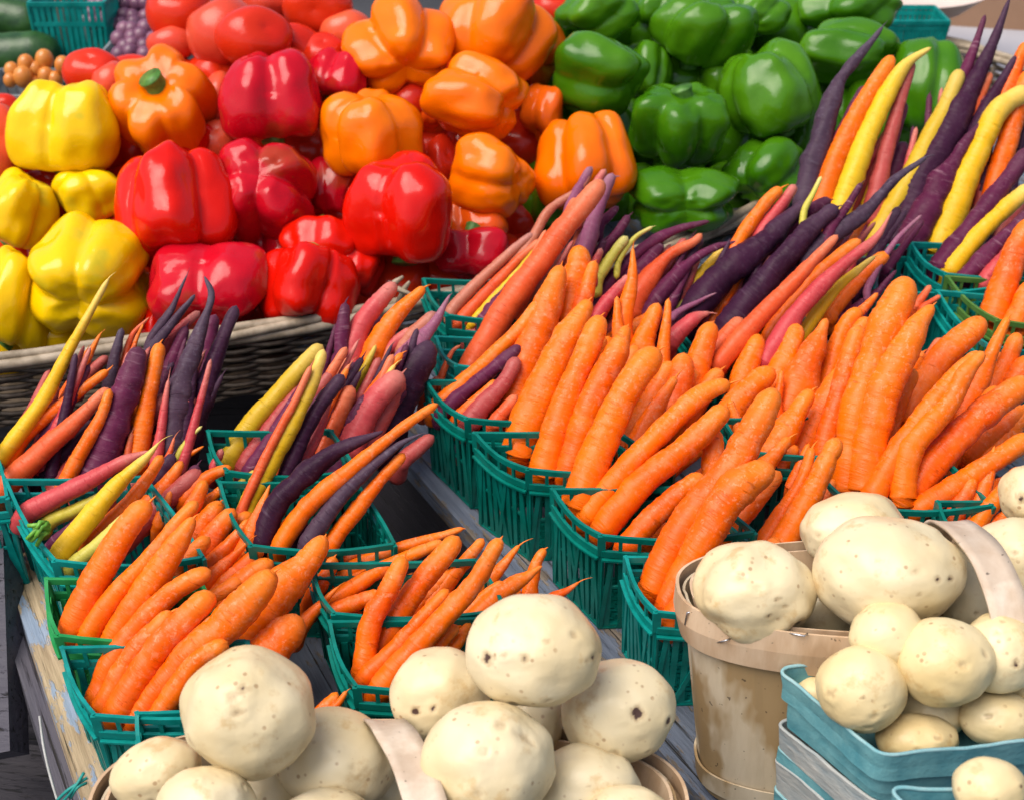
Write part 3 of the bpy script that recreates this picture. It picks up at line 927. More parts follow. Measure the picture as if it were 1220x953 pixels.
PEP = [
 (82, 152, 132, 114, 'yellow', (-.1, -1, -.25), 20, 3, 'upright yellow pepper beside the orange one that shows its green stem', 0),
 (22, 248, 88, 100, 'yellow', (-.4, -.8, -.1), 40, 3, 'yellow pepper cut by the photo edge, under the upper left yellow pepper', .02),
 (108, 232, 92, 72, 'yellow', (.2, -.9, -.5), 10, 4, 'small yellow pepper wedged between two bigger yellow ones', .03),
 (107, 330, 142, 156, 'yellow', (0, .6, -.9), 55, 4, 'big yellow pepper with three bottom lobes just above the wicker rim', -.02),
 (16, 358, 84, 134, 'yellow', (-.3, -.9, .1), 70, 3, 'half-seen yellow pepper at the left edge above the wicker rim', -.01),
 (196, 124, 124, 142, 'orange', (.02, .42, .9), 15, 6, 'orange pepper with its green stem facing out, beside the yellow pepper', 0),
 (443, 160, 124, 112, 'orange', (.1, -.9, -.4), 50, 4, 'orange pepper directly above the big glossy red pepper at centre', -.01),
 (475, 54, 138, 122, 'orange', (-.15, .7, -.6), 10, 5, 'ribbed orange pepper at top edge, left of the widest orange one', -.01),
 (592, 45, 145, 112, 'orange', (.2, .9, -.2), 30, 4, 'wide orange pepper at the top edge beside the green peppers', -.02),
 (645, 58, 60, 92, 'deeporange', (.4, .4, -.8), 30, 3, 'reddish orange pepper tucked behind the wide orange one at the top', .03),
 (566, 116, 130, 106, 'orange', (-.7, .35, -.3), 20, 3, 'smooth orange pepper lying sideways between four other orange ones', -.04),
 (586, 211, 106, 102, 'orange', (-.8, .3, -.5), 70, 3, 'folded orange pepper right of the big glossy red one', -.03),
 (697, 192, 124, 116, 'orange', (.1, -1, .1), 25, 5, 'amber pepper behind the purple carrot tips, left of green peppers', -.03),
 (645, 136, 52, 74, 'deeporange', (.3, .8, -.2), 15, 3, 'small deep orange pepper between the sideways one and the green ones', .03),
 (560, 268, 92, 62, 'deeporange', (0, .9, -.3), 15, 3, 'red-orange pepper squeezed below the folded orange one', .02),
 (506, 130, 60, 70, 'deeporange', (0, .9, -.3), 5, 3, 'red-orange pepper glimpsed left of the sideways orange one', .05),
 (325, 117, 120, 112, 'crimson', (.05, -1, -.2), 45, 4, 'crimson pepper with a brown streak above the lobed crimson one', -.02),
 (212, 245, 144, 146, 'red', (.1, -.9, .15), 10, 4, 'bright red pepper standing stem down, left of the lobed crimson one', -.04),
 (316, 230, 120, 128, 'crimson', (0, -.3, -1), 45, 4, 'crimson pepper showing its four-lobed bottom', -.01),
 (250, 348, 148, 118, 'crimson', (0, .6, -.6), 30, 3, 'broad crimson pepper just above the wicker rim', -.02),
 (368, 346, 124, 108, 'red', (.1, .9, -.2), 0, 4, 'light red pepper above the wicker rim, right of the broad crimson one', -.02),
 (475, 247, 132, 142, 'red', (0, -.9, -.3), 50, 3, 'big glossy red pepper at the centre of the pile', -.05),
 (222, 176, 84, 58, 'red', (0, .8, .1), 20, 4, 'red pepper top peeking over the bright red stem-down pepper', .04),
 (402, 92, 74, 70, 'crimson', (-.2, -.9, .2), 30, 3, 'crimson pepper with a green stem tip under the tomatoes', .01),
 (380, 292, 92, 66, 'red', (0, .8, -.3), 30, 3, 'small red pepper between lobed crimson one and light red one', .0),
 (426, 320, 66, 76, 'red', (.3, .8, -.3), 0, 3, 'red pepper in the shade right of the light red one', .02),
 (560, 304, 96, 64, 'crimson', (0, .9, -.1), 30, 4, 'dark red pepper behind the upper green mesh basket', .0),
 (392, 225, 66, 76, 'crimson', (0, .9, -.3), 30, 3, 'maroon pepper deep between the lobed crimson and glossy red ones', .06),
 (330, 300, 90, 60, 'crimson', (0, .9, -.1), 30, 4, 'crimson pepper under the lobed one, mostly hidden', .06),
 (160, 290, 60, 80, 'crimson', (0, .9, -.1), 30, 4, 'crimson pepper hidden between yellow and bright red ones', .07),
 (185, 395, 60, 60, 'red', (0, .9, -.1), 30, 4, 'dark red pepper low behind the wicker rim by the yellow ones', .03),
 (716, 91, 118, 98, 'green', (-.8, .45, -.4), 60, 3, 'green pepper with folded lobes beside the orange ones', -.02),
 (712, 18, 104, 66, 'green', (.5, .8, -.1), 30, 4, 'green pepper at top edge nearest the orange ones', .02),
 (838, 40, 130, 86, 'green', (-.3, -.8, -.5), 10, 4, 'broad green pepper at top, second row of the green pile', .0),
 (900, 18, 84, 60, 'green', (.5, .8, -.4), 10, 4, 'green pepper with white highlight at the top, centre of green pile', .03),
 (808, 150, 118, 106, 'green', (.08, .75, .65), 30, 5, 'green pepper with its curved stem showing', -.03),
 (918, 106, 122, 126, 'green', (.35, -.85, -.2), 30, 3, 'largest green pepper with a deep crease', -.04),
 (815, 240, 134, 86, 'green', (0, .5, -.9), 45, 4, 'two-lobed green pepper resting just above the wicker rim', -.03),
 (912, 208, 108, 88, 'green', (.5, .7, -.4), 20, 4, 'shaded green pepper under the largest one', .0),
 (1008, 62, 128, 84, 'green', (-.8, .3, -.4), 20, 3, 'green pepper lying sideways behind the purple carrot tips', -.01),
 (1012, 12, 126, 58, 'green', (.3, .9, -.3), 20, 4, 'topmost green pepper at the right of the pile', .03),
 (1104, 116, 96, 132, 'green', (.2, .9, -.2), 60, 4, 'rightmost green pepper behind the yellow carrots', .0),
 (785, 14, 60, 50, 'green', (.2, .9, -.2), 60, 4, 'small green pepper between two at the top edge', .05),
 (772, 92, 60, 80, 'green', (.2, .9, -.2), 0, 4, 'dark green pepper glimpsed behind the folded one', .05),
 (1030, 140, 90, 90, 'green', (.2, .9, -.2), 0, 4, 'dark green pepper behind the orange carrot tip', .04),
 (655, 245, 80, 80, 'green', (.2, .9, -.2), 0, 4, 'dark green pepper in the shade below the amber one', .06),
 (860, 95, 80, 80, 'green', (.2, .9, -.2), 0, 4, 'green pepper filling the gap left of the largest one', .06),
 (960, 165, 80, 90, 'green', (.2, .9, -.2), 0, 4, 'green pepper half hidden right of the shaded one', .06),
]
for i, (px, py, w, h, c, ax, roll, nl, lab, dz) in enumerate(PEP):
    pepper(px, py, w, h, c, ax, roll, nl, lab, dz=dz, seed=i)

def tomato(px, py, w, h, c, lab, dz=0, Z=None, seed=0, ax=(.1, .5, .8)):
    rnd = random.Random(seed)
    if Z is None: Z = 1.43 + (345 - py) * .0005 + max(0, px - 430) * .0003 + dz
    C = P(px, py, Z); k = Z / F_PX
    a = view_axes(ax); R = a.to_track_quat('Z', 'Y').to_matrix()
    n, m = 48, 28; vs = []; fs = []
    off = V((rnd.uniform(0, 99), 0, 0))
    for i in range(m + 1):
        t = PI * i / m
        for j in range(n):
            th = 2 * PI * j / n
            r = math.sin(t) ** .92; z = math.cos(t) * .93
            if math.cos(t) > 0: z -= .16 * max(0, 1 - r * 1.6); r *= 1 + .03 * math.cos(5 * th) * max(0, math.cos(t)) 
            p = V((math.cos(th) * r, math.sin(th) * r, z)); p *= 1 + .06 * noise.noise(off + p)
            p = R @ p
            vs.append(C + RT * (p.dot(RT) * w / 2 * k) + UP * (p.dot(UP) * h / 2 * k * 1.08) + FW * (p.dot(FW) * (w + h) / 4 * k))
    for i in range(m):
        for j in range(n):
            j2 = (j + 1) % n; fs.append((i * n + j, (i + 1) * n + j, (i + 1) * n + j2, i * n + j2))
    o = build('tomato', vs, fs, MP[c], origin=C); tag(o, lab, 'tomato', 'tomatoes piled behind the peppers')
    return o
TOM = [
 (213, 14, 78, 72, 'tomato', 'deep red tomato at the top edge, leftmost of the upper pile', .05),
 (264, 38, 86, 84, 'pinktomato', 'big orange-pink tomato left of the smoother pink one', .02),
 (303, 46, 92, 72, 'tomato', 'large pink-red tomato above the streaked crimson pepper', -.01),
 (378, 8, 84, 66, 'tomato', 'deep red tomato cut by the top edge', .04),
 (110, 86, 72, 52, 'tomato', 'pink-red tomato behind the upper left yellow pepper', .05),
 (132, 98, 46, 48, 'pinktomato', 'small pink tomato left of the stemmed orange pepper', .03),
 (2, 172, 54, 88, 'pinktomato', 'pink tomato at the left edge beside the yellow peppers', .02),
 (350, 58, 68, 56, 'tomato', 'glossy red tomato right of the large pink-red one', .03),
 (385, 66, 58, 50, 'tomato', 'red tomato with orange shine behind the streaked crimson pepper', .03),
 (412, 38, 66, 52, 'pinktomato', 'pink tomato left of the ribbed orange pepper', .05),
 (258, 90, 56, 52, 'tomato', 'red tomato between stemmed orange pepper and large pink-red tomato', .05),
 (262, 122, 40, 70, 'pinktomato', 'pink tomato squeezed right of the stemmed orange pepper', .04),
 (258, 168, 44, 46, 'pinktomato', 'pink tomato low between the streaked crimson and bright red peppers', .04),
 (205, 52, 60, 42, 'pinktomato', 'pink tomato peeking over the stemmed orange pepper', .06),
 (320, 0, 60, 50, 'pinktomato', 'pink tomato at the top edge between two deep red ones', .07),
 (280, 4, 50, 40, 'pinktomato', 'small pink tomato at the top edge above the orange-pink one', .08),
 (660, 10, 56, 50, 'tomato', 'red tomato behind the wide orange pepper at the top', .07),
 (490, 120, 50, 50, 'tomato', 'shiny red tomato between the three upper orange peppers', .03),
 (526, 192, 40, 60, 'tomato', 'red-orange tomato between glossy red and folded orange peppers', .03),
 (5, 128, 40, 30, 'tomato', 'small red tomato at the left edge over the pink one', .06),
 (620, 260, 50, 60, 'tomato', 'dark red tomato in the gap below the folded orange pepper', .08),
 (70, 215, 60, 60, 'tomato', 'dark orange tomato hidden behind the small yellow pepper', .09),
 (430, 100, 60, 60, 'tomato', 'dark red tomato behind the orange pepper at centre', .07),
]
for i, t in enumerate(TOM): tomato(*t[:6], dz=t[6], seed=i, ax=[(.1, .5, .8), (-.4, .8, .3), (.5, .2, .8), (0, -.4, .9)][i % 4])
# filler fruit deep in the pile, seen only through the gaps
rnd = random.Random(11)
for i in range(88):
    x = 15 + (i % 22) * 50 + rnd.uniform(-8, 8); y = 110 + (i // 22) * 68 + rnd.uniform(-10, 10)
    if i % 22 > 12: y -= 85
    if (x < 130 and y < 160) or (x > 985 and y < 62): continue
    col = 'tomato' if x < 640 else 'green'
    o = tomato(x, y, 88, 84, col, 'dark fruit buried deep in the gaps of the pepper pile', dz=.10, seed=90 + i)
    o.name = 'buried_pepper'; tag(o, None, 'bell pepper', 'fruit buried in the pile')

for i in range(11):
    x = 10 + i * 58; y = 405 - i * 8.5
    o = tomato(x, y, 88, 84, 'tomato' if x > 170 else 'pinktomato', 'dark fruit buried deep in the gaps of the pepper pile', dz=.06, seed=190 + i)
    o.name = 'buried_pepper'; tag(o, None, 'bell pepper', 'fruit buried in the pile')
    if x < 170: o.data.materials[0] = MP['yellow']
# ---------------------------------------------------------------- mesh baskets
def mesh_basket(FL, BL, width, phi, mat, label, h=.1, hz=.098, cat='basket', pts=None, name='mesh_basket'):
    if pts is None:
        a = on_table(*FL, h); d = on_table(*BL, h)
        u = V((math.cos(phi), math.sin(phi), T * math.sin(phi))).normalized()
        b = a + u * width; c = d + u * width
    else: a, b, c, d = pts
    cen = (a + b + c + d) / 4
    root = empty(name, cen - TN * hz, label, cat, 'mesh berry baskets holding carrots')
    rim = [a, b, c, d]
    bot = [cen + (p - cen) * .95 - TN * hz for p in rim]
    out = lambda i: None
    rimb = MB()
    rnd = random.Random(int(FL[0]) if FL else 5)
    for i in range(4):
        p, q = rim[i], rim[(i + 1) % 4]; p2, q2 = bot[i], bot[(i + 1) % 4]
        nrm = (q - p).cross(p2 - p).normalized()
        if nrm.dot(p - cen) < 0: nrm = -nrm
        L_ = (q - p).length
        dn = ((p2 - p) + (q2 - q)) * .5
        sag = lambda t: TN * (-.004 * math.sin(t * PI)) + nrm * (.003 * math.sin(t * PI))
        def pt(t, s): return p.lerp(q, t).lerp(p2.lerp(q2, t), s) + sag(t) * (1 - s)
        K = 6
        for j in range(K):
            t0, t1 = j / K, (j + 1) / K
            rimb.bar(pt(t0, .015), pt(t1, .015), .0050, .0026, nrm)
            rimb.bar(pt(t0, .17) + nrm * .0012, pt(t1, .17) + nrm * .0012, .0056, .0026, nrm)
            rimb.bar(pt(t0, .22) + nrm * .003, pt(t1, .22) + nrm * .003, .0018, .004, nrm)
        nt_ = max(4, int(L_ / .013))
        for j in range(nt_ + 1):
            t = min(.99, max(.01, j / nt_)); rimb.bar(pt(t, .02), pt(t, .17), .0028, .0018, nrm)
        rimb.bar(pt(0, 0), pt(0, .2), .006, .003, nrm)
        wb = MB()
        nv = max(6, int(L_ / .0075))
        for j in range(nv + 1):
            t = j / nv; t2 = min(1, max(0, t + rnd.uniform(-.03, .03)))
            wb.bar(pt(t, .2), pt(t2, 1), .0046, .0014, nrm)
        for j in range(nv // 2):
            t = (j + .5) / (nv // 2); s0 = .2; dt = .16 if j % 2 else -.16
            tt = min(1, max(0, t + dt * 1.4)); wb.bar(pt(t, s0) + nrm * .001, pt(tt, 1) + nrm * .001, .0036, .0012, nrm)
        for s in (.55, .98): wb.bar(pt(0, s), pt(1, s), .0024, .0016, nrm)
        wb.build('side_mesh', mat, root)
    rimb.build('rim', mat, root)
    bb = MB()
    n = 12
    for j in range(n + 1):
        t = j / n
        bb.bar(bot[0].lerp(bot[1], t), bot[3].lerp(bot[2], t), .003, .0016, TN)
        bb.bar(bot[0].lerp(bot[3], t), bot[1].lerp(bot[2], t), .003, .0016, TN)
    bb.build('bottom_mesh', mat, root)
    return root

R_ = math.radians
mesh_basket((66, 668), (7, 572), .108, R_(2), M_TEAL, 'teal mesh basket of rainbow carrots at the left edge')
mesh_basket((70, 757), (55, 690), .11, R_(1), M_GREEN, 'bright green mesh basket nested above the lowest left one')
mesh_basket((113, 852), (74, 772), .125, R_(3), M_TEAL, 'lowest teal mesh basket at left, filled with orange carrots')
mesh_basket((178, 915), (163, 850), .10, R_(3), M_TEAL, 'teal mesh basket half hidden behind the large round potato')
mesh_basket((-150, 592), (-168, 510), .103, R_(0), M_TEAL, 'teal mesh basket almost outside the left edge')
mesh_basket((425, 818), (393, 741), .12, R_(2), M_DTEAL, 'green mesh basket of thin orange carrots behind the potatoes')
mesh_basket((399, 731), (372, 672), .12, R_(2), M_DTEAL, 'green mesh basket tucked behind the thin orange carrots')
mesh_basket((300, 650), (262, 575), .106, R_(1), M_DTEAL, 'dark green mesh basket under the middle rainbow carrots')
mesh_basket((272, 562), (248, 514), .10, R_(1), M_DTEAL, 'green mesh basket behind the golden olive carrot')
mesh_basket((534, 376), (505, 333), .11, R_(-1), M_DTEAL, 'farthest green mesh basket, touching the pepper pile')
mesh_basket((545, 436), (520, 402), .11, R_(0), M_TEAL, 'green mesh basket second from the pepper pile in the centre row')
mesh_basket((557, 499), (508, 454), .11, R_(3), M_DTEAL, 'green mesh basket of mixed carrots at the centre')
mesh_basket((630, 559), (566, 516), .115, R_(2), M_DTEAL, 'green mesh basket under the tallest orange bunch')
mesh_basket((717, 638), (659, 583), .115, R_(2), M_DTEAL, 'green mesh basket below the long diagonal orange carrots')
mesh_basket((783, 729), (746, 664), .115, R_(2), M_TEAL, 'teal mesh basket left of the tall wooden potato basket')
mesh_basket((905, 540), (862, 500), .11, R_(3), M_DTEAL, 'green mesh basket glimpsed behind the orange carrots right of centre')
mesh_basket((1020, 602), (968, 545), .105, R_(0), M_DTEAL, 'green mesh basket rim above the pale handle at right')
mesh_basket((1128, 327), (1086, 290), .13, R_(1), M_TEAL, 'teal mesh basket of tall rainbow carrots at the right')
mesh_basket((1190, 382), (1129, 330), .13, R_(-4), M_OLIVE, 'olive green mesh basket at the right edge')
mesh_basket((1178, 412), (1117, 347), .13, R_(-6), M_TEAL, 'big teal mesh basket under the olive green one at right')
mesh_basket((840, 425), (800, 372), .12, R_(2), M_DTEAL, 'dark green mesh basket beneath the blackish carrots', h=.078, hz=.076)
mesh_basket((1040, 345), (1010, 292), .12, R_(2), M_TEAL, 'teal mesh basket behind the pink and yellow carrot tips')
mesh_basket((1150, 640), (1118, 598), .12, R_(2), M_DTEAL, 'green mesh basket behind the right potato handle')

# ---------------------------------------------------------------- potatoes
def potato(px, py, w, h, Z, label, eyes=(), seed=0, mat=None, ang=0, bumpy=.05, name='potato'):
    rnd = random.Random(seed + 100)
    C = P(px, py, Z); k = Z / F_PX
    n, m = 110, 70; vs = []; fs = []; ey = []
    off = V((rnd.uniform(0, 99), rnd.uniform(0, 99), 0))
    E = []
    for ex, ey_, es, ek in eyes:      # view-plane position -1..1, size, darkness
        zz = math.sqrt(max(.02, 1 - ex * ex - ey_ * ey_)); E.append((V((ex, ey_, zz)).normalized(), es, ek))
    for _ in range(3):
        v = V((rnd.gauss(0, 1), rnd.gauss(0, 1), rnd.gauss(0, 1))).normalized(); E.append((v, rnd.uniform(.06, .10), rnd.uniform(.2, .5)))
    ca, sa = math.cos(math.radians(ang)), math.sin(math.radians(ang))
    for i in range(m + 1):
        t = PI * i / m
        for j in range(n):
            th = 2 * PI * j / n
            d = V((math.sin(t) * math.cos(th), math.cos(t), math.sin(t) * math.sin(th)))
            r = 1 + bumpy * 1.4 * noise.noise(off + d * .9) + bumpy * 1.0 * noise.noise(off + d * 2.1) + .006 * noise.noise(off + d * 7)
            e = 0
            for v, es, ek in E:
                q = (d - v + V((noise.noise(off + d * 9), noise.noise(off + d * 9 + V((7, 0, 0))), 0)) * es * .9).length
                if q < es * 3.2:
                    g = math.exp(-(q / es) ** 2)
                    r -= (.020 + .3 * es) * .42 * g; r += .012 * math.exp(-((q - es * 1.7) / (es * .7)) ** 2)
                    e = max(e, g * ek, .30 * min(1, ek) * math.exp(-(q / (es * 1.7)) ** 2))
            p = d * r
            x = p.x * w / 2 * k; y = p.y * h / 2 * k; z = p.z * (w + h) / 4 * k * .95
            X = x * ca - y * sa; Y = x * sa + y * ca
            vs.append(C + RT * X + UP * Y - FW * z); ey.append(e)
    for i in range(m):
        for j in range(n):
            j2 = (j + 1) % n; fs.append((i * n + j, i * n + j2, (i + 1) * n + j2, (i + 1) * n + j))
    o = build(name, vs, fs, mat or M_POT, origin=C, attr={'eye': ey})
    tag(o, label, 'potato')
    return o
POT = [
 (296, 849, 162, 150, .835, 'largest round potato at left with a brown scar on top', [(-.05, .42, .13, .62), (.0, .22, .08, .65), (.08, .55, .06, .95), (-.75, -.35, .09, .45)]),
 (398, 905, 146, 120, .885, 'smooth potato left of the pale handle, under the scarred one', [(.1, -.7, .09, .6)]),
 (187, 922, 108, 86, .865, 'potato in the left end of the front wooden basket', [(-.1, -.5, .07, .6)]),
 (246, 962, 118, 100, .815, 'potato cut by the bottom edge at left', [(0, .8, .06, .4)]),
 (635, 774, 164, 134, .845, 'oval potato on top of the front heap with scattered eyes', [(-.66, -.06, .11, .95), (-.42, .05, .05, .5), (-.12, .02, .065, .85), (.17, .32, .06, .6), (.80, .06, .065, 1.0), (.72, .0, .04, .9), (.22, -.70, .06, .6), (-.25, -.88, .07, .7)]),
 (524, 826, 118, 112, .895, 'potato behind the handle with two black eyes', [(-.50, -.12, .10, 1.1), (-.1, -.1, .075, .95), (-.48, -.5, .05, .8)]),
 (582, 908, 160, 148, .825, 'pitted potato at the front centre of the wooden basket', [(.45, .62, .12, .55), (-.1, -.25, .09, .35), (.1, .75, .09, .45)]),
 (736, 846, 138, 124, .885, 'yellowish potato at right of the front heap with a dark round eye', [(.28, .12, .105, 1.15), (.75, -.2, .07, 1.0), (-.2, -.6, .08, .6), (.35, -.72, .05, .5)]),
 (698, 938, 128, 104, .865, 'potato under the yellowish one at the right end', [(-.6, -.2, .12, .8), (0, .3, .03, .7)]),
 (636, 862, 70, 90, .915, 'potato mostly hidden between the oval and yellowish ones', []),
 (318, 950, 100, 90, .885, 'shaded potato under the scarred round one', []),
 (385, 975, 110, 70, .845, 'potato just cut by the bottom edge left of the handle', []),
 (745, 966, 100, 60, .835, 'potato sliver at the bottom edge near the right rim', []),
 (470, 930, 90, 90, .92, 'potato hidden behind the pale handle', []),
 (899, 704, 146, 116, .925, 'knobbly potato at the left end of the tall wooden basket', [(.22, .02, .05, .9), (.38, -.12, .04, .9), (.12, -.35, .05, .9), (.70, -.45, .16, .75), (.8, -.62, .12, 1.2), (-.4, .35, .09, .35), (.1, -.88, .06, .9)]),
 (1056, 682, 180, 136, .915, 'widest smooth potato in the tall wooden basket', [(.42, .05, .045, .95), (.62, .04, .055, 1.1), (.2, -.2, .03, .7), (-.35, -.55, .06, .7), (.5, -.62, .04, .8)]),
 (1018, 634, 128, 96, .97, 'potato behind the widest smooth one', [(-.3, .1, .05, .5), (.2, .45, .04, .6)]),
 (1152, 700, 100, 116, .955, 'shaded potato under the right handle', [(.5, .1, .12, .9), (0, -.4, .06, .6)]),
 (1210, 672, 118, 116, .955, 'potato right of the right handle', [(-.2, .4, .06, .7)]),
 (1226, 590, 70, 76, .985, 'creased potato at the right edge among the carrots', [(-.55, 0, .18, .75)]),
 (975, 735, 90, 80, .975, 'shaded potato deep between the knobbly and widest ones', []),
 (1080, 745, 110, 80, .975, 'shaded potato deep behind the small potatoes', []),
 (900, 760, 110, 80, .965, 'potato deep under the knobbly one', []),
]
for i, (px, py, w, h, Z, lab, ey) in enumerate(POT): potato(px, py, w, h, Z, lab, ey, seed=i, ang=[0, -12, 20, 5, 3, 15, -8, 10][i % 8] if i not in (4, 15) else -3, bumpy=.06 if i != 14 else .1)
SM = [
 (1027, 819, 108, 104, .868, 'small potato on the left of the blue box with a pinhole eye', [(-.2, -.02, .045, 1.0), (-.8, -.0, .12, .6), (.3, -.25, .05, .5)]),
 (1126, 788, 114, 108, .865, 'roundest small potato at the centre of the blue box', [(.1, .1, .09, .4), (-.6, .1, .04, .5), (.6, .3, .09, .4)]),
 (1057, 757, 88, 80, .88, 'small potato at the back of the blue box', [(.2, -.4, .09, .5), (-.5, .3, .04, .6)]),
 (1190, 778, 88, 96, .875, 'small potato at the right of the blue box with a dark eye', [(.1, -.1, .10, .9), (.0, .5, .06, .5)]),
 (1190, 856, 94, 68, .882, 'small potato in the front right corner of the blue box', [(-.5, .3, .1, .55)]),
 (1092, 880, 98, 62, .878, 'small potato low at the front of the blue box', [(.3, .3, .09, .5), (-.2, -.1, .08, .4)]),
 (1112, 846, 80, 66, .9, 'shaded small potato deep in the blue box', []),
 (972, 828, 54, 50, .915, 'small potato sliver at the back left of the blue box', []),
 (1178, 938, 88, 72, .78, 'small potato in front of the blue box at the bottom edge', [(-.1, -.1, .05, .7), (.6, .25, .06, .9)]),
 (1225, 820, 70, 60, .9, 'shaded small potato at the right edge of the blue box', []),
]
for i, (px, py, w, h, Z, lab, ey) in enumerate(SM): potato(px, py, w, h, Z, lab, ey, seed=50 + i, mat=M_POT2, bumpy=.045)

# ---------------------------------------------------------------- splint baskets
def sup(t, a, b, e=2.6):
    c, s = math.cos(t), math.sin(t)
    return (math.copysign(abs(c) ** (2 / e), c) * a, math.copysign(abs(s) ** (2 / e), s) * b)

def splint_basket(cpx, cpy, cZ, a, b, H, label, handle, yaw=0, staples=(), up=TN):
    C = P(cpx, cpy, cZ)
    X = V((math.cos(yaw), math.sin(yaw), 0)); X = (X - up * X.dot(up)).normalized(); Y = up.cross(X)
    root = empty('wooden_basket', C - up * H, label, 'basket', 'splint wood potato baskets')
    n = 160
    def loop(s, z, grow=0):
        return [C + X * (x * s + (grow * math.cos(t))) + Y * (y * s + grow * math.sin(t)) - up * z for t in [2 * PI * k / n for k in range(n)] for x, y in [sup(t, a, b)]]
    def shell(rings, name, mat, thick=.002, wav=0):
        vs = []; fs = []
        R2 = []
        for r in rings: R2.append(r)
        inner = []
        for r in reversed(rings):
            inner.append([p - (p - (C - up * (C - p).dot(up))).normalized() * thick for p in r])
        allr = R2 + inner
        for r in allr: vs += r
        K = len(allr)
        for i in range(K):
            j = (i + 1) % K
            for k in range(n):
                k2 = (k + 1) % n; fs.append((i * n + k, i * n + k2, j * n + k2, j * n + k))
        return build(name, vs, fs, mat, root, smooth=False)
    def sc(z): return 1 - (.11 if H > .12 else .18) * z / H
    # body with lapped staves: the wall steps in and out a little
    rings = []
    for z in (.004, .03, .06, H * .75, H):
        r = loop(sc(z), z); q = []
        for k, p in enumerate(r):
            ph = (k % 20) / 20
            o = .0012 * (ph - .5) + .0006 * noise.noise(p * 30)
            dd = (p - (C - up * z)).normalized(); q.append(p + dd * o)
        rings.append(q)
    shell(rings, 'wall', M_VEN, .0018)
    shell([loop(sc(.0), -.002, .0048), loop(sc(.0), .014, .0056), loop(sc(.03), .030, .0056)], 'rim_band', M_BAND, .0022)
    shell([loop(1, .0, -.0045), loop(.97, .022, -.0045)], 'inner_band', M_BAND, .002)
    zz = H * .86
    shell([loop(sc(zz), zz, .0028), loop(sc(zz + .016), zz + .016, .0028)], 'bottom_band', M_VEN, .0018)
    r = loop(sc(H) * .99, H); build('base', r + [C - up * H], [(k, (k + 1) % n, n) for k in range(n)], M_VEN, root)
    # handle band
    pts = catmull([P(*q) for q in handle[0]], 10); hw = handle[1]
    vs = []; fs = []
    for i, p in enumerate(pts):
        d = (pts[min(i + 1, len(pts) - 1)] - pts[max(0, i - 1)]).normalized()
        side = (X - d * X.dot(d)).normalized(); nn = d.cross(side)
        ww = hw * (1 + .05 * noise.noise(p * 40))
        for sx, sy in ((-1, -1), (-.5, -1), (0, -1), (.5, -1), (1, -1), (1, 1), (.5, 1), (0, 1), (-.5, 1), (-1, 1)):
            cup = .0012 * (1 - sx * sx)
            vs.append(p + side * sx * ww / 2 + nn * (sy * .0011 + cup))
    m = 10
    for i in range(len(pts) - 1):
        for k in range(m): k2 = (k + 1) % m; fs.append((i * m + k, i * m + k2, (i + 1) * m + k2, (i + 1) * m + k))
    fs += [tuple(range(m))[::-1], tuple((len(pts) - 1) * m + k for k in range(m))]
    build('handle', vs, fs, M_HANDLE, root)
    for (t, z, tilt) in staples:
        x, y = sup(t, a, b); c = C + X * x + Y * y - up * z
        o = (X * math.cos(t) + Y * math.sin(t)); c = c + o * .0056
        sd = (up * math.cos(tilt) + up.cross(o) * math.sin(tilt))
        mb = MB(); mb.tube([c - sd * .006 - o * .003, c - sd * .0055 + o * .0006, c + sd * .0055 + o * .0006, c + sd * .006 - o * .003], .0006, 6)
        mb.build('staple', M_METAL, root, smooth=True)
    return root

splint_basket(463, 957, .868, .178, .060, .108, 'wide wooden splint basket heaped with potatoes at the front left',
   ([(520, 1030, .775), (512, 975, .785), (500, 935, .80), (484, 895, .825), (466, 866, .85), (455, 858, .885), (450, 880, .93), (450, 920, .95)], .0235))
splint_basket(1156, 701, .945, .190, .056, .160, 'tall stained wooden splint basket of large potatoes at the right',
   ([(1212, 800, .865), (1206, 742, .868), (1192, 695, .875), (1172, 655, .89), (1145, 628, .92), (1125, 622, .96), (1110, 650, 1.0), (1105, 690, 1.03)], .0245),
   staples=[(R_(214), .014, .9), (R_(196), .008, .2), (R_(236), -.002, 1.4)], up=V((0, .06, 1)).normalized())

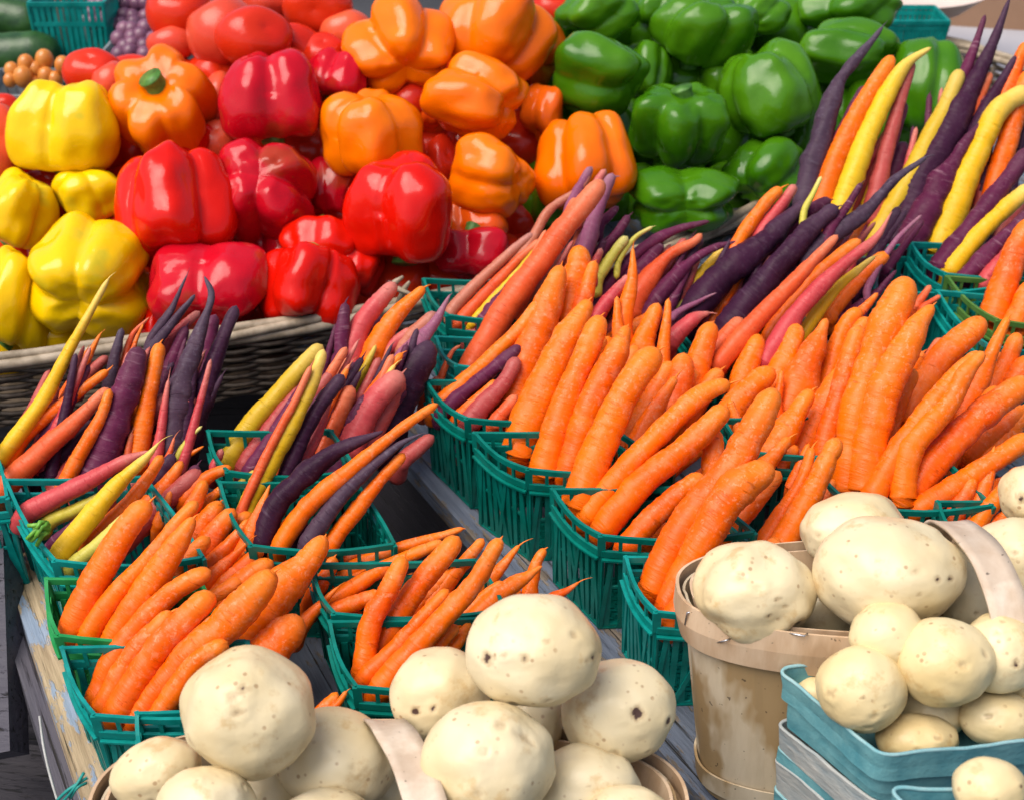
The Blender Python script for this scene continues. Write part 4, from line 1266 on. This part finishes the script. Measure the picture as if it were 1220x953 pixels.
# ---------------------------------------------------------------- blue boxes
def board_box(corners, zt, Hh, mat, edge, label, name='paper_box', flare=.10, wav=.0016, seed=1, lip=True, group=None, cr=.085, tk=.0022):
    a, b, c, d = corners; cen = (a + b + c + d) / 4
    root = empty(name, V((cen.x, cen.y, zt - Hh)), label, 'box', group)
    n = 24; base = []
    cs = [a, b, c, d]
    for i in range(4):            # rounded corners
        p = cs[i]; pr = cs[i - 1]; nx = cs[(i + 1) % 4]
        A = p.lerp(pr, cr); B = p.lerp(nx, cr)
        pn = cs[(i + 1) % 4]; B2 = pn.lerp(p, cr)
        for k in range(8):
            t = k / 8; base.append(A * (1 - t) ** 2 + p * 2 * t * (1 - t) + B * t * t)
        for k in range(n): base.append(B.lerp(B2, k / n))
    N = len(base)
    off = V((seed * 7.3, 0, 0))
    def ring(f, z, w, grow=0):
        r = []
        for i, p in enumerate(base):
            q = V((p.x, p.y, zt)); dd = (q - V((cen.x, cen.y, zt)))
            q = V((cen.x, cen.y, zt)) + dd * f + dd.normalized() * grow
            q.z = zt - z + w * (noise.noise(off + p * 22) * 2 + noise.noise(off + p * 70) * .8)
            q += dd.normalized() * wav * 1.6 * noise.noise(off + V((5, 5, z * 30)) + p * 18)
            r.append(q)
        return r
    fl = lambda z: 1 - flare * z / max(Hh, .03)
    outer = [ring(fl(0), 0, wav), ring(fl(Hh * .25), Hh * .25, wav * .5, .0006), ring(fl(Hh * .47), Hh * .47, wav * 1.2, .0026),
             ring(fl(Hh * .50), Hh * .50, wav * 1.2, -.0016), ring(fl(Hh * .8), Hh * .8, 0), ring(fl(Hh), Hh, 0)]
    if not lip: outer = [ring(fl(0), 0, wav), ring(fl(Hh * .5), Hh * .5, wav * .5), ring(fl(Hh), Hh, 0)]
    inner = []
    for r in reversed(outer):
        inner.append([p - (p - V((cen.x, cen.y, p.z))).normalized() * tk for p in r])
    vs = []; fs = []
    allr = outer + inner
    for r in allr: vs += r
    K = len(allr)
    for i in range(K):
        j = (i + 1) % K
        for k in range(N):
            k2 = (k + 1) % N; fs.append((i * N + k, i * N + k2, j * N + k2, j * N + k))
    build('wall', vs, fs, mat, root, smooth=False)
    mb = MB(); mb.tube([p + V((0, 0, .0004)) for p in [x - (x - V((cen.x, cen.y, x.z))).normalized() * tk * .5 for x in outer[0]]], tk * .58, 6, closed=True)
    mb.build('frayed_rim', edge, root, smooth=True)
    r = outer[-1]; build('base', r + [V((cen.x, cen.y, zt - Hh))], [(k, (k + 1) % N, N) for k in range(N)], mat, root)
    return root
zb = P(1062, 893, .845).z
A_ = on_z(922, 798, zb); B_ = on_z(1052, 902, zb); C_ = on_z(1300, 872, zb); D_ = A_ + C_ - B_
cs = [A_, B_, C_, D_]
board_box(cs, zb, .042, M_PULP, M_PULPE, 'worn blue paper box holding small potatoes, topmost of its stack', seed=1)
def shr(f, dx=0): 
    cc = (A_ + B_ + C_ + D_) / 4
    return [cc + (p - cc) * f for p in cs]
board_box(shr(.965), zb - .0425, .020, M_PULPG, M_PULPG, 'grey worn box rim right under the topmost blue box', seed=2, lip=False, flare=.03)
board_box(shr(.95), zb - .063, .010, M_PULP, M_PULPE, 'thin blue box rim between the two grey ones in the stack', seed=3, lip=False, flare=.02)
board_box(shr(.965), zb - .0735, .024, M_PULPG, M_PULPG, 'lower grey worn box in the stack at the bottom right', seed=4, lip=False, flare=.04)
board_box(shr(.94), zb - .098, .045, M_PULP, M_PULPE, 'lowest blue box in the stack at the bottom right', seed=5, lip=False, flare=.05)
zc = P(1178, 985, .78).z
q0 = P(1178, 990, .78)
board_box([q0 + V((-.05, .03, 0)), q0 + V((.0, -.06, 0)), q0 + V((.12, -.03, 0)), q0 + V((.07, .03, 0))], zc, .05, M_PULP, M_PULPE, 'blue paper box at the very bottom right edge holding one seen potato', seed=6)

# ---------------------------------------------------------------- wicker basket
zr = CAM.z - .63
front = [on_z(x, y, zr) for x, y in ((-140, 441), (-40, 434), (60, 424), (160, 411), (260, 400), (360, 386), (440, 372), (560, 348), (680, 322), (780, 296), (850, 272), (910, 246), (970, 214), (1050, 168))]
back = [V((.78, 1.95, zr)), V((.62, 2.25, zr)), V((.2, 2.3, zr)), V((-.3, 2.1, zr)), V((-.62, 1.75, zr)), V((-.66, 1.4, zr))]
ctrl = front + back
path = catmull(ctrl, 30, True)
# resample evenly
ln = [0]
for i in range(len(path)): ln.append(ln[-1] + (path[(i + 1) % len(path)] - path[i]).length)
TOT = ln[-1]; STEP = .0115; NS = int(TOT / STEP); NS -= NS % 6
rs = []; j = 0
for i in range(NS):
    t = i / NS * TOT
    while ln[j + 1] < t: j += 1
    f = (t - ln[j]) / (ln[j + 1] - ln[j]); rs.append(path[j % len(path)].lerp(path[(j + 1) % len(path)], f))
cenW = V((.1, 1.75, zr))
nrmW = []
for i in range(NS):
    d = (rs[(i + 1) % NS] - rs[i - 1]).normalized(); nn = V((d.y, -d.x, 0))
    if nn.dot(rs[i] - cenW) < 0: nn = -nn
    nrmW.append(nn)
root = empty('wicker_basket', V((.1, 1.75, .125)), 'long grey-brown wicker basket holding the pepper pile', 'basket')
rim = MB()
for s in range(4):
    pts = []
    for i in range(NS):
        a = i * .115 + s * PI / 2 + .5 * noise.noise(rs[i] * 4); r = .0055 + .0015 * noise.noise(rs[i] * 9 + V((s, 0, 0)))
        pts.append(rs[i] + nrmW[i] * math.cos(a) * r + V((0, 0, math.sin(a) * r + .001 * noise.noise(rs[i] * 20))))
    rim.tube(pts, .0046 + .0006 * (s % 2), 7, True)
rim.build('rim', M_WRIM, root, smooth=True)
wv = MB(); NR = 13
for r_ in range(NR):
    pts = []
    z = -.0135 - r_ * .0052
    for i in range(NS):
        a = i * PI / 3 + r_ * PI
        wob = noise.noise(V((i * .05, r_ * 3.1, 0)))
        pts.append(rs[i] - nrmW[i] * (.0035 * r_ * .35) + nrmW[i] * (math.sin(a) * .0042) + V((0, 0, z + wob * .0022)))
    wv.tube(pts, .0024 + .0005 * noise.noise(V((r_ * 2.2, 0, 0))), 6, True)
wv.build('weave', M_WICK, root, smooth=True)
sk = MB()
for i in range(0, NS, 3):
    p = rs[i]; sk.tube([p + V((0, 0, .002)), p - nrmW[i] * .016 + V((0, 0, -.072))], .0024, 6)
sk.build('stakes', M_WICK, root, smooth=True)
bs = [p - nrmW[i] * .018 + V((0, 0, -.071)) for i, p in enumerate(rs)]
build('base', bs + [V((.1, 1.75, zr - .071))], [(i, (i + 1) % NS, NS) for i in range(NS)], M_WICK, root)
# loose twig ends by the rim
tw = MB()
for (x, y, x2, y2) in ((462, 352, 480, 330), (475, 362, 488, 336), (458, 346, 492, 352)):
    a = P(x, y, 1.36); b = P(x2, y2, 1.345); tw.tube([a, a.lerp(b, .5) + V((0, 0, .004)), b], [.0035, .003, .0015], 6)
o = tw.build('twig_ends', M_WRIM, root, smooth=True)

# ---------------------------------------------------------------- tables, ground, surroundings
def plank_strip(a, b, c, d, th, name, mat, parent):
    """a-b left edge (back to front), d-c right edge"""
    dn = V((0, 0, -th)); vs = [a, b, c, d, a + dn, b + dn, c + dn, d + dn]
    cen = (a + c) / 2
    x = (b - a).normalized(); z = TN; y = z.cross(x).normalized(); z = x.cross(y)
    rot = Matrix((x, y, z)).transposed()
    o = build(name, vs, [(3, 2, 1, 0), (4, 5, 6, 7), (0, 1, 5, 4), (1, 2, 6, 5), (2, 3, 7, 6), (3, 0, 4, 7)], mat, parent if False else None, origin=cen, rot=rot, smooth=False)
    if parent is not None:
        o.parent = parent; o.matrix_world = Matrix.Translation(cen) @ rot.to_4x4()
        o.matrix_parent_inverse = Matrix.Translation(V(parent.location)).inverted()
    return o

# right table
rt = empty('display_table', V((.45, .9, -.2)), 'weathered blue-grey plank table under the central and right baskets', 'table')
L0 = on_table(486, 552); L1 = on_table(550, 625); dr = (L1 - L0).normalized()
back0 = L0 - dr * .42; front0 = L0 + dr * .85
side = TN.cross(dr).normalized()
if side.x < 0: side = -side
g = .003
for i in range(11):
    w0 = i * .088; w1 = w0 + .088 - g
    dz = TN * (.002 * (i % 3))
    bk = 0 + i * .0
    plank_strip(back0 + side * w0 + dz + dr * (-.0 if i < 1 else -.03 * i), front0 + side * w0 + dz, front0 + side * w1 + dz, back0 + side * w1 + dz + dr * (-.0 if i < 1 else -.03 * i), .018, 'plank', M_PLANK, rt)
plank_strip(back0 - V((0, 0, .019)) + side * .002, front0 - V((0, 0, .019)) + side * .002, front0 - V((0, 0, .019)) + side * .022, back0 - V((0, 0, .019)) + side * .022, .16, 'side_board', M_DARKW, rt)
for s_ in (.1, .95):
    for t_ in (.05, .75):
        p = back0.lerp(front0, t_) + side * (s_ * .9 + .03)
        plank_strip(p - V((0, 0, .02)), p + dr * .05 - V((0, 0, .02)), p + dr * .05 + side * .05 - V((0, 0, .02)), p + side * .05 - V((0, 0, .02)), .93, 'leg', M_DARKW, rt)

# left table
lt = empty('display_table', V((-.25, .8, -.2)), 'weathered blue plank table with a peeling edge under the left baskets', 'table')
E0 = on_table(10, 690); E1 = on_table(96, 950); de = (E1 - E0).normalized()
sE = TN.cross(de).normalized()
if sE.x < 0: sE = -sE
b0 = E0 - de * .14; bs0 = E0 - de * .02; f0 = E0 + de * .50
plank_strip(bs0 + TN * .006, f0 + TN * .006, f0 + sE * .026 + TN * .006, bs0 + sE * .026 + TN * .006, .05, 'edge_strip', M_EDGE, lt)
plank_strip(bs0 - sE * .014 - TN * .012, f0 - sE * .014 - TN * .012, f0 - sE * .0005 - TN * .012, bs0 - sE * .0005 - TN * .012, .03, 'edge_strip', M_GREYW, lt)
R0 = on_table(385, 560); R1 = on_table(610, 880); dR = (R1 - R0).normalized()
c0 = R0 + dR * .03; c1 = R0 + dR * .50
plank_strip(b0 - sE * .16, bs0 - sE * .16 - de * .01, bs0 + sE * .026 - de * .004, b0 + sE * .026, .018, 'plank', M_GREYW, lt)
NPL = 6
A0 = b0 + sE * .029; A1 = f0 + sE * .029
for i in range(NPL):
    ta, tb = i / NPL, (i + .985) / NPL
    dz = TN * (.0015 * (i % 2))
    plank_strip(A0.lerp(c0, ta) + dz, A1.lerp(c1, ta) + dz, A1.lerp(c1, tb) + dz, A0.lerp(c0, tb) + dz, .018, 'plank', M_PLANK, lt)
for p in (A0, A1, c0, c1):
    q = p.lerp((A0 + A1 + c0 + c1) / 4, .12) - V((0, 0, .02))
    plank_strip(q, q + V((0, -.05, 0)), q + V((.05, -.05, 0)), q + V((.05, 0, 0)), .93, 'leg', M_DARKW, lt)
plank_strip(c0 - V((0, 0, .019)) - side * .02, c1 - V((0, 0, .019)) - side * .02, c1 - V((0, 0, .019)), c0 - V((0, 0, .019)), .16, 'side_board', M_DARKW, lt)

# back table carrying the wicker basket
bt = empty('back_table', V((.2, 2.2, -.2)), 'long grey table under the wicker basket, top coloured dark as shade', 'table')
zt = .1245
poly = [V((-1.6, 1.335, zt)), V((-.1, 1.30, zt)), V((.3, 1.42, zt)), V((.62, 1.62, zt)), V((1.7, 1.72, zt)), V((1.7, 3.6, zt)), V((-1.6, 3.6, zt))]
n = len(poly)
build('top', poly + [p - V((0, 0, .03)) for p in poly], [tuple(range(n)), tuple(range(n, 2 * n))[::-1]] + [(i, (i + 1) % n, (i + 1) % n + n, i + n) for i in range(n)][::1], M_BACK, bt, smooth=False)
sk2 = [p + V((0, .02 if p.y < 2 else -.02, -.031)) for p in poly]
build('skirt', sk2 + [p - V((0, 0, .9)) for p in sk2], [(i, (i + 1) % n, (i + 1) % n + n, i + n) for i in range(n)], M_DARKW, bt, smooth=False)

M_SLAB = simple_mat('grey_laminate', (.36, .36, .40), (.42, .42, .46), 8, .7, .1, rnd=False)
mb = MB(); mb.box(V((.40, 2.22, zt + .004)), V((1.3, 0, 0)), V((0, 1.3, 0)), V((0, 0, .012)))
o = mb.build('table_board', M_SLAB); tag(o, 'plain grey table board behind the green peppers at the upper right', 'table')
# posts and boards in the dark under the left edge
fr = empty('pallet_frame', P(20, 850, 1.35), 'dark wooden pallet boards below the left table edge', 'pallet')
for (x0, y0, x1, y1, Z, w) in ((-30, 905, 95, 925, 1.22, .035), (-30, 868, 90, 872, 1.32, .02), (-40, 940, 100, 965, 1.15, .03)):
    mb = MB(); mb.bar(P(x0, y0, Z), P(x1, y1, Z), w, .02, TN)
    mb.build('board', M_DARKW, fr)
mb = MB(); mb.bar(P(-6, 640, 1.16), P(2, 900, 1.10), .03, .03, V((0, -1, 0)))
o = mb.build('wooden_post', M_GREYW); tag(o, 'pale grey wooden post left of the peeling table edge', 'post')
mb = MB(); mb.tube(catmull([P(47, 853, .965), P(52, 890, .95), P(60, 925, .94), P(72, 965, .93)], 6), .0009, 5)
o = mb.build('string', M_STRING, smooth=True); tag(o, 'thin grey string hanging from the peeling table edge', 'string')
mb = MB()
for (a_, b_, c_) in (((68, 953), (82, 940), (104, 926)), ((72, 958), (90, 936), (100, 920)), ((84, 950), (92, 938), (103, 932))):
    mb.tube(catmull([P(*a_, .90), P(*b_, .895), P(*c_, .90)], 5), .0011, 5)
o = mb.build('tied_string', M_TSTR, smooth=True); tag(o, 'teal string ends tied at the lower end of the peeling edge', 'string')

gd = build('ground', [V((-60, -60, -.9)), V((60, -60, -.9)), V((60, 60, -.9)), V((-60, 60, -.9))], [(0, 1, 2, 3)], M_GROUND, smooth=False)
gd['kind'] = 'structure'

# ---------------------------------------------------------------- things behind
def cuke(pts, r, label, Z):
    c = catmull([P(x, y, Z) for x, y in pts], 10); n = len(c)
    rr = [r * math.sqrt(max(.02, 1 - (abs(2 * i / (n - 1) - 1)) ** 4)) * (1 + .05 * noise.noise(c[i] * 60)) for i in range(n)]
    mb = MB(); mb.tube(c, rr, 16)
    o = mb.build('cucumber', M_CUKE, smooth=True, origin=c[0]); tag(o, label, 'cucumber', 'cucumbers behind the tomatoes')
cuke([(-40, 28), (10, 22), (58, 36)], .030, 'upper dark green cucumber at the top left corner', 1.98)
cuke([(-40, 66), (10, 66), (72, 60)], .030, 'lower cucumber above the orange cherry tomatoes', 1.93)
cuke([(-20, -8), (15, -2), (45, 8)], .028, 'cucumber cut by the top left corner', 2.03)
cuke([(40, 78), (60, 62), (74, 48)], .024, 'short cucumber leaning against the brown cardboard', 1.97)

def tray(px, py, Z, w, d, h, mat, label, name, group=None, rot=0):
    C = P(px, py, Z); root = empty(name, C - V((0, 0, h)), label, 'basket', group)
    c, s = math.cos(rot), math.sin(rot)
    X = V((c, s, 0)); Y = V((-s, c, 0))
    R4 = [C - X * w / 2 - Y * d / 2, C + X * w / 2 - Y * d / 2, C + X * w / 2 + Y * d / 2, C - X * w / 2 + Y * d / 2]
    B4 = [C + (p - C) * .85 - V((0, 0, h)) for p in R4]
    mb = MB()
    for i in range(4):
        p, q, p2, q2 = R4[i], R4[(i + 1) % 4], B4[i], B4[(i + 1) % 4]; nn = (q - p).cross(p2 - p).normalized()
        mb.bar(p, q, .006, .004, nn); mb.bar(p.lerp(p2, .16), q.lerp(q2, .16), .006, .003, nn); mb.bar(p2, q2, .004, .003, nn)
        for k in range(13):
            t = k / 12; mb.bar(p.lerp(q, t), p2.lerp(q2, t), .0055, .002, nn)
    mb.build('side_mesh', mat, root)
    build('base', B4, [(0, 1, 2, 3)], mat, root, smooth=False)
    return C, X, Y
def sphere(C, r, mat, name, lab, cat, grp, st=1.0):
    vs = []; fs = []; n, m = 16, 10
    for i in range(m + 1):
        for j in range(n):
            t = PI * i / m; th = 2 * PI * j / n
            vs.append(C + V((math.sin(t) * math.cos(th), math.sin(t) * math.sin(th), math.cos(t) * st)) * r)
    for i in range(m):
        for j in range(n): fs.append((i * n + j, (i + 1) * n + j, (i + 1) * n + (j + 1) % n, i * n + (j + 1) % n))
    o = build(name, vs, fs, mat, origin=C); tag(o, lab, cat, grp); return o

tray(90, -6, 1.95, .10, .10, .17, M_TEAL, 'tall teal basket behind the tomatoes at the upper left', 'plastic_basket')
tray(160, 12, 2.02, .12, .10, .08, M_GREYP, 'farther grey punnet of purple grapes', 'fruit_punnet')
tray(178, 58, 1.86, .11, .10, .08, M_GREYP, 'nearer grey punnet of purple grapes', 'fruit_punnet')
tray(46, 100, 1.80, .13, .11, .07, M_GREYP, 'grey punnet of orange cherry tomatoes', 'fruit_punnet')
rnd = random.Random(5)
for i in range(26):
    x = 112 + (i % 7) * 12 + rnd.uniform(-4, 4); y = -4 + (i // 7) * 11 + rnd.uniform(-3, 3)
    sphere(P(x, y, 2.0 - .01 * (i // 7)), .0115, M_PLUM, 'grape', 'purple grape heaped in the farther grey punnet', 'grape', 'grapes in the farther punnet')
for i in range(18):
    x = 146 + (i % 5) * 13 + rnd.uniform(-4, 4); y = 36 + (i // 5) * 9 + rnd.uniform(-3, 3)
    sphere(P(x, y, 1.84 - .005 * (i // 5)), .0115, M_PLUM, 'grape', 'purple grape heaped in the nearer grey punnet', 'grape', 'grapes in the nearer punnet')
for i, (x, y, r) in enumerate(((14, 84, 9), (31, 76, 10), (28, 92, 12), (53, 71, 11), (55, 91, 10), (75, 78, 10), (42, 83, 9), (66, 95, 9), (12, 96, 8), (40, 100, 9))):
    sphere(P(x, y, 1.77 - .004 * (i % 3)), r * 1.77 / F_PX, M_CHERRY, 'cherry_tomato', 'orange cherry tomato in the grey punnet at upper left', 'tomato', 'orange cherry tomatoes in the punnet', 1.15)

def card(px, py, Z, w, d, h, label, mat=M_CARD, name='cardboard_box', rot=0):
    C = P(px, py, Z); root = empty(name, C - V((0, 0, h)), label, 'box')
    c, s = math.cos(rot), math.sin(rot); X = V((c, s, 0)); Y = V((-s, c, 0)); t = .004
    o0 = C - X * w / 2 - Y * d / 2 - V((0, 0, h)); Zv = V((0, 0, h))
    for (oo, x, y) in ((o0, X * w, Y * t), (o0 + Y * (d - t), X * w, Y * t), (o0 + Y * t, X * t, Y * (d - 2 * t)), (o0 + X * (w - t) + Y * t, X * t, Y * (d - 2 * t))):
        mb = MB(); mb.box(oo, x, y, Zv); mb.build('side_panel', mat, root)
    mb = MB(); mb.box(o0 + V((0, 0, .002)) + X * t + Y * t, X * (w - 2 * t), Y * (d - 2 * t), V((0, 0, t))); mb.build('base', mat, root)
    mb = MB(); mb.bar(C - X * w / 2 + Y * d / 2, C + X * w / 2 + Y * d / 2 , .001, .001, X.cross(V((0,0,1))))
    return root
card(1255, -60, 2.55, .42, .3, .11, 'brown cardboard box at the top right corner', rot=-.25)
card(62, -40, 2.1, .08, .2, .16, 'brown cardboard box between cucumbers and teal basket')
C_, X_, Y_ = tray(1085, 18, 1.98, .085, .08, .05, M_TEAL, 'small teal basket in the background at the upper right', 'plastic_basket')
mb = MB()
pp = [P(900 + 0, -20, 2.3), P(1105, 2, 2.2)]
cc = P(1050, -14, 2.25); vs = []; fs = []
for k in range(40):
    t = 2 * PI * k / 40; vs.append(cc + V((math.cos(t) * .17, math.sin(t) * .13, 0)))
for k in range(40):
    t = 2 * PI * k / 40; vs.append(cc + V((math.cos(t) * .13, math.sin(t) * .1, -.03)))
fs = [(k, (k + 1) % 40, 40 + (k + 1) % 40, 40 + k) for k in range(40)] + [tuple(range(40, 80))]
o = build('shallow_tray', vs, fs, M_PINKT, origin=cc); tag(o, 'pale pink shallow tray at the top right behind green peppers', 'tray')

# ---------------------------------------------------------------- camera, light
cam = bpy.data.cameras.new('Camera'); co = bpy.data.objects.new('Camera', cam); COL.objects.link(co)
cam.sensor_width = 36; cam.lens = F_PX / 1220 * 36; cam.clip_end = 300; cam.clip_start = .01
co.location = CAM; co.rotation_euler = (math.radians(60), 0, 0)
cam.dof.use_dof = True; cam.dof.focus_distance = 1.04; cam.dof.aperture_fstop = 11
SC.camera = co

elev, az = math.radians(60), math.radians(-125)      # direction towards the sun, az measured from +Y clockwise
w = bpy.data.worlds.new('World'); SC.world = w; w.use_nodes = True
nt = w.node_tree; bg = nt.nodes['Background']
sky = nt.nodes.new('ShaderNodeTexSky'); sky.sky_type = 'NISHITA'; sky.sun_disc = False
sky.sun_elevation = elev; sky.sun_rotation = az; sky.air_density = 1.0; sky.dust_density = 4.0; sky.ozone_density = .3
nt.links.new(sky.outputs[0], bg.inputs[0]); bg.inputs[1].default_value = .07
sun = bpy.data.lights.new('Sun', 'SUN'); so = bpy.data.objects.new('Sun', sun); COL.objects.link(so)
sun.energy = 1.5; sun.angle = math.radians(50); sun.color = (1, .95, .88)
sd = V((math.sin(az) * math.cos(elev), math.cos(az) * math.cos(elev), math.sin(elev)))
so.rotation_euler = sd.to_track_quat('Z', 'Y').to_euler()
SC.view_settings.view_transform = 'Standard'; SC.view_settings.look = 'None'
SC.view_settings.exposure = 1.02; SC.view_settings.gamma = 1
SC.cycles.max_bounces = 5; SC.cycles.diffuse_bounces = 2; SC.cycles.glossy_bounces = 3; SC.cycles.use_denoising = True
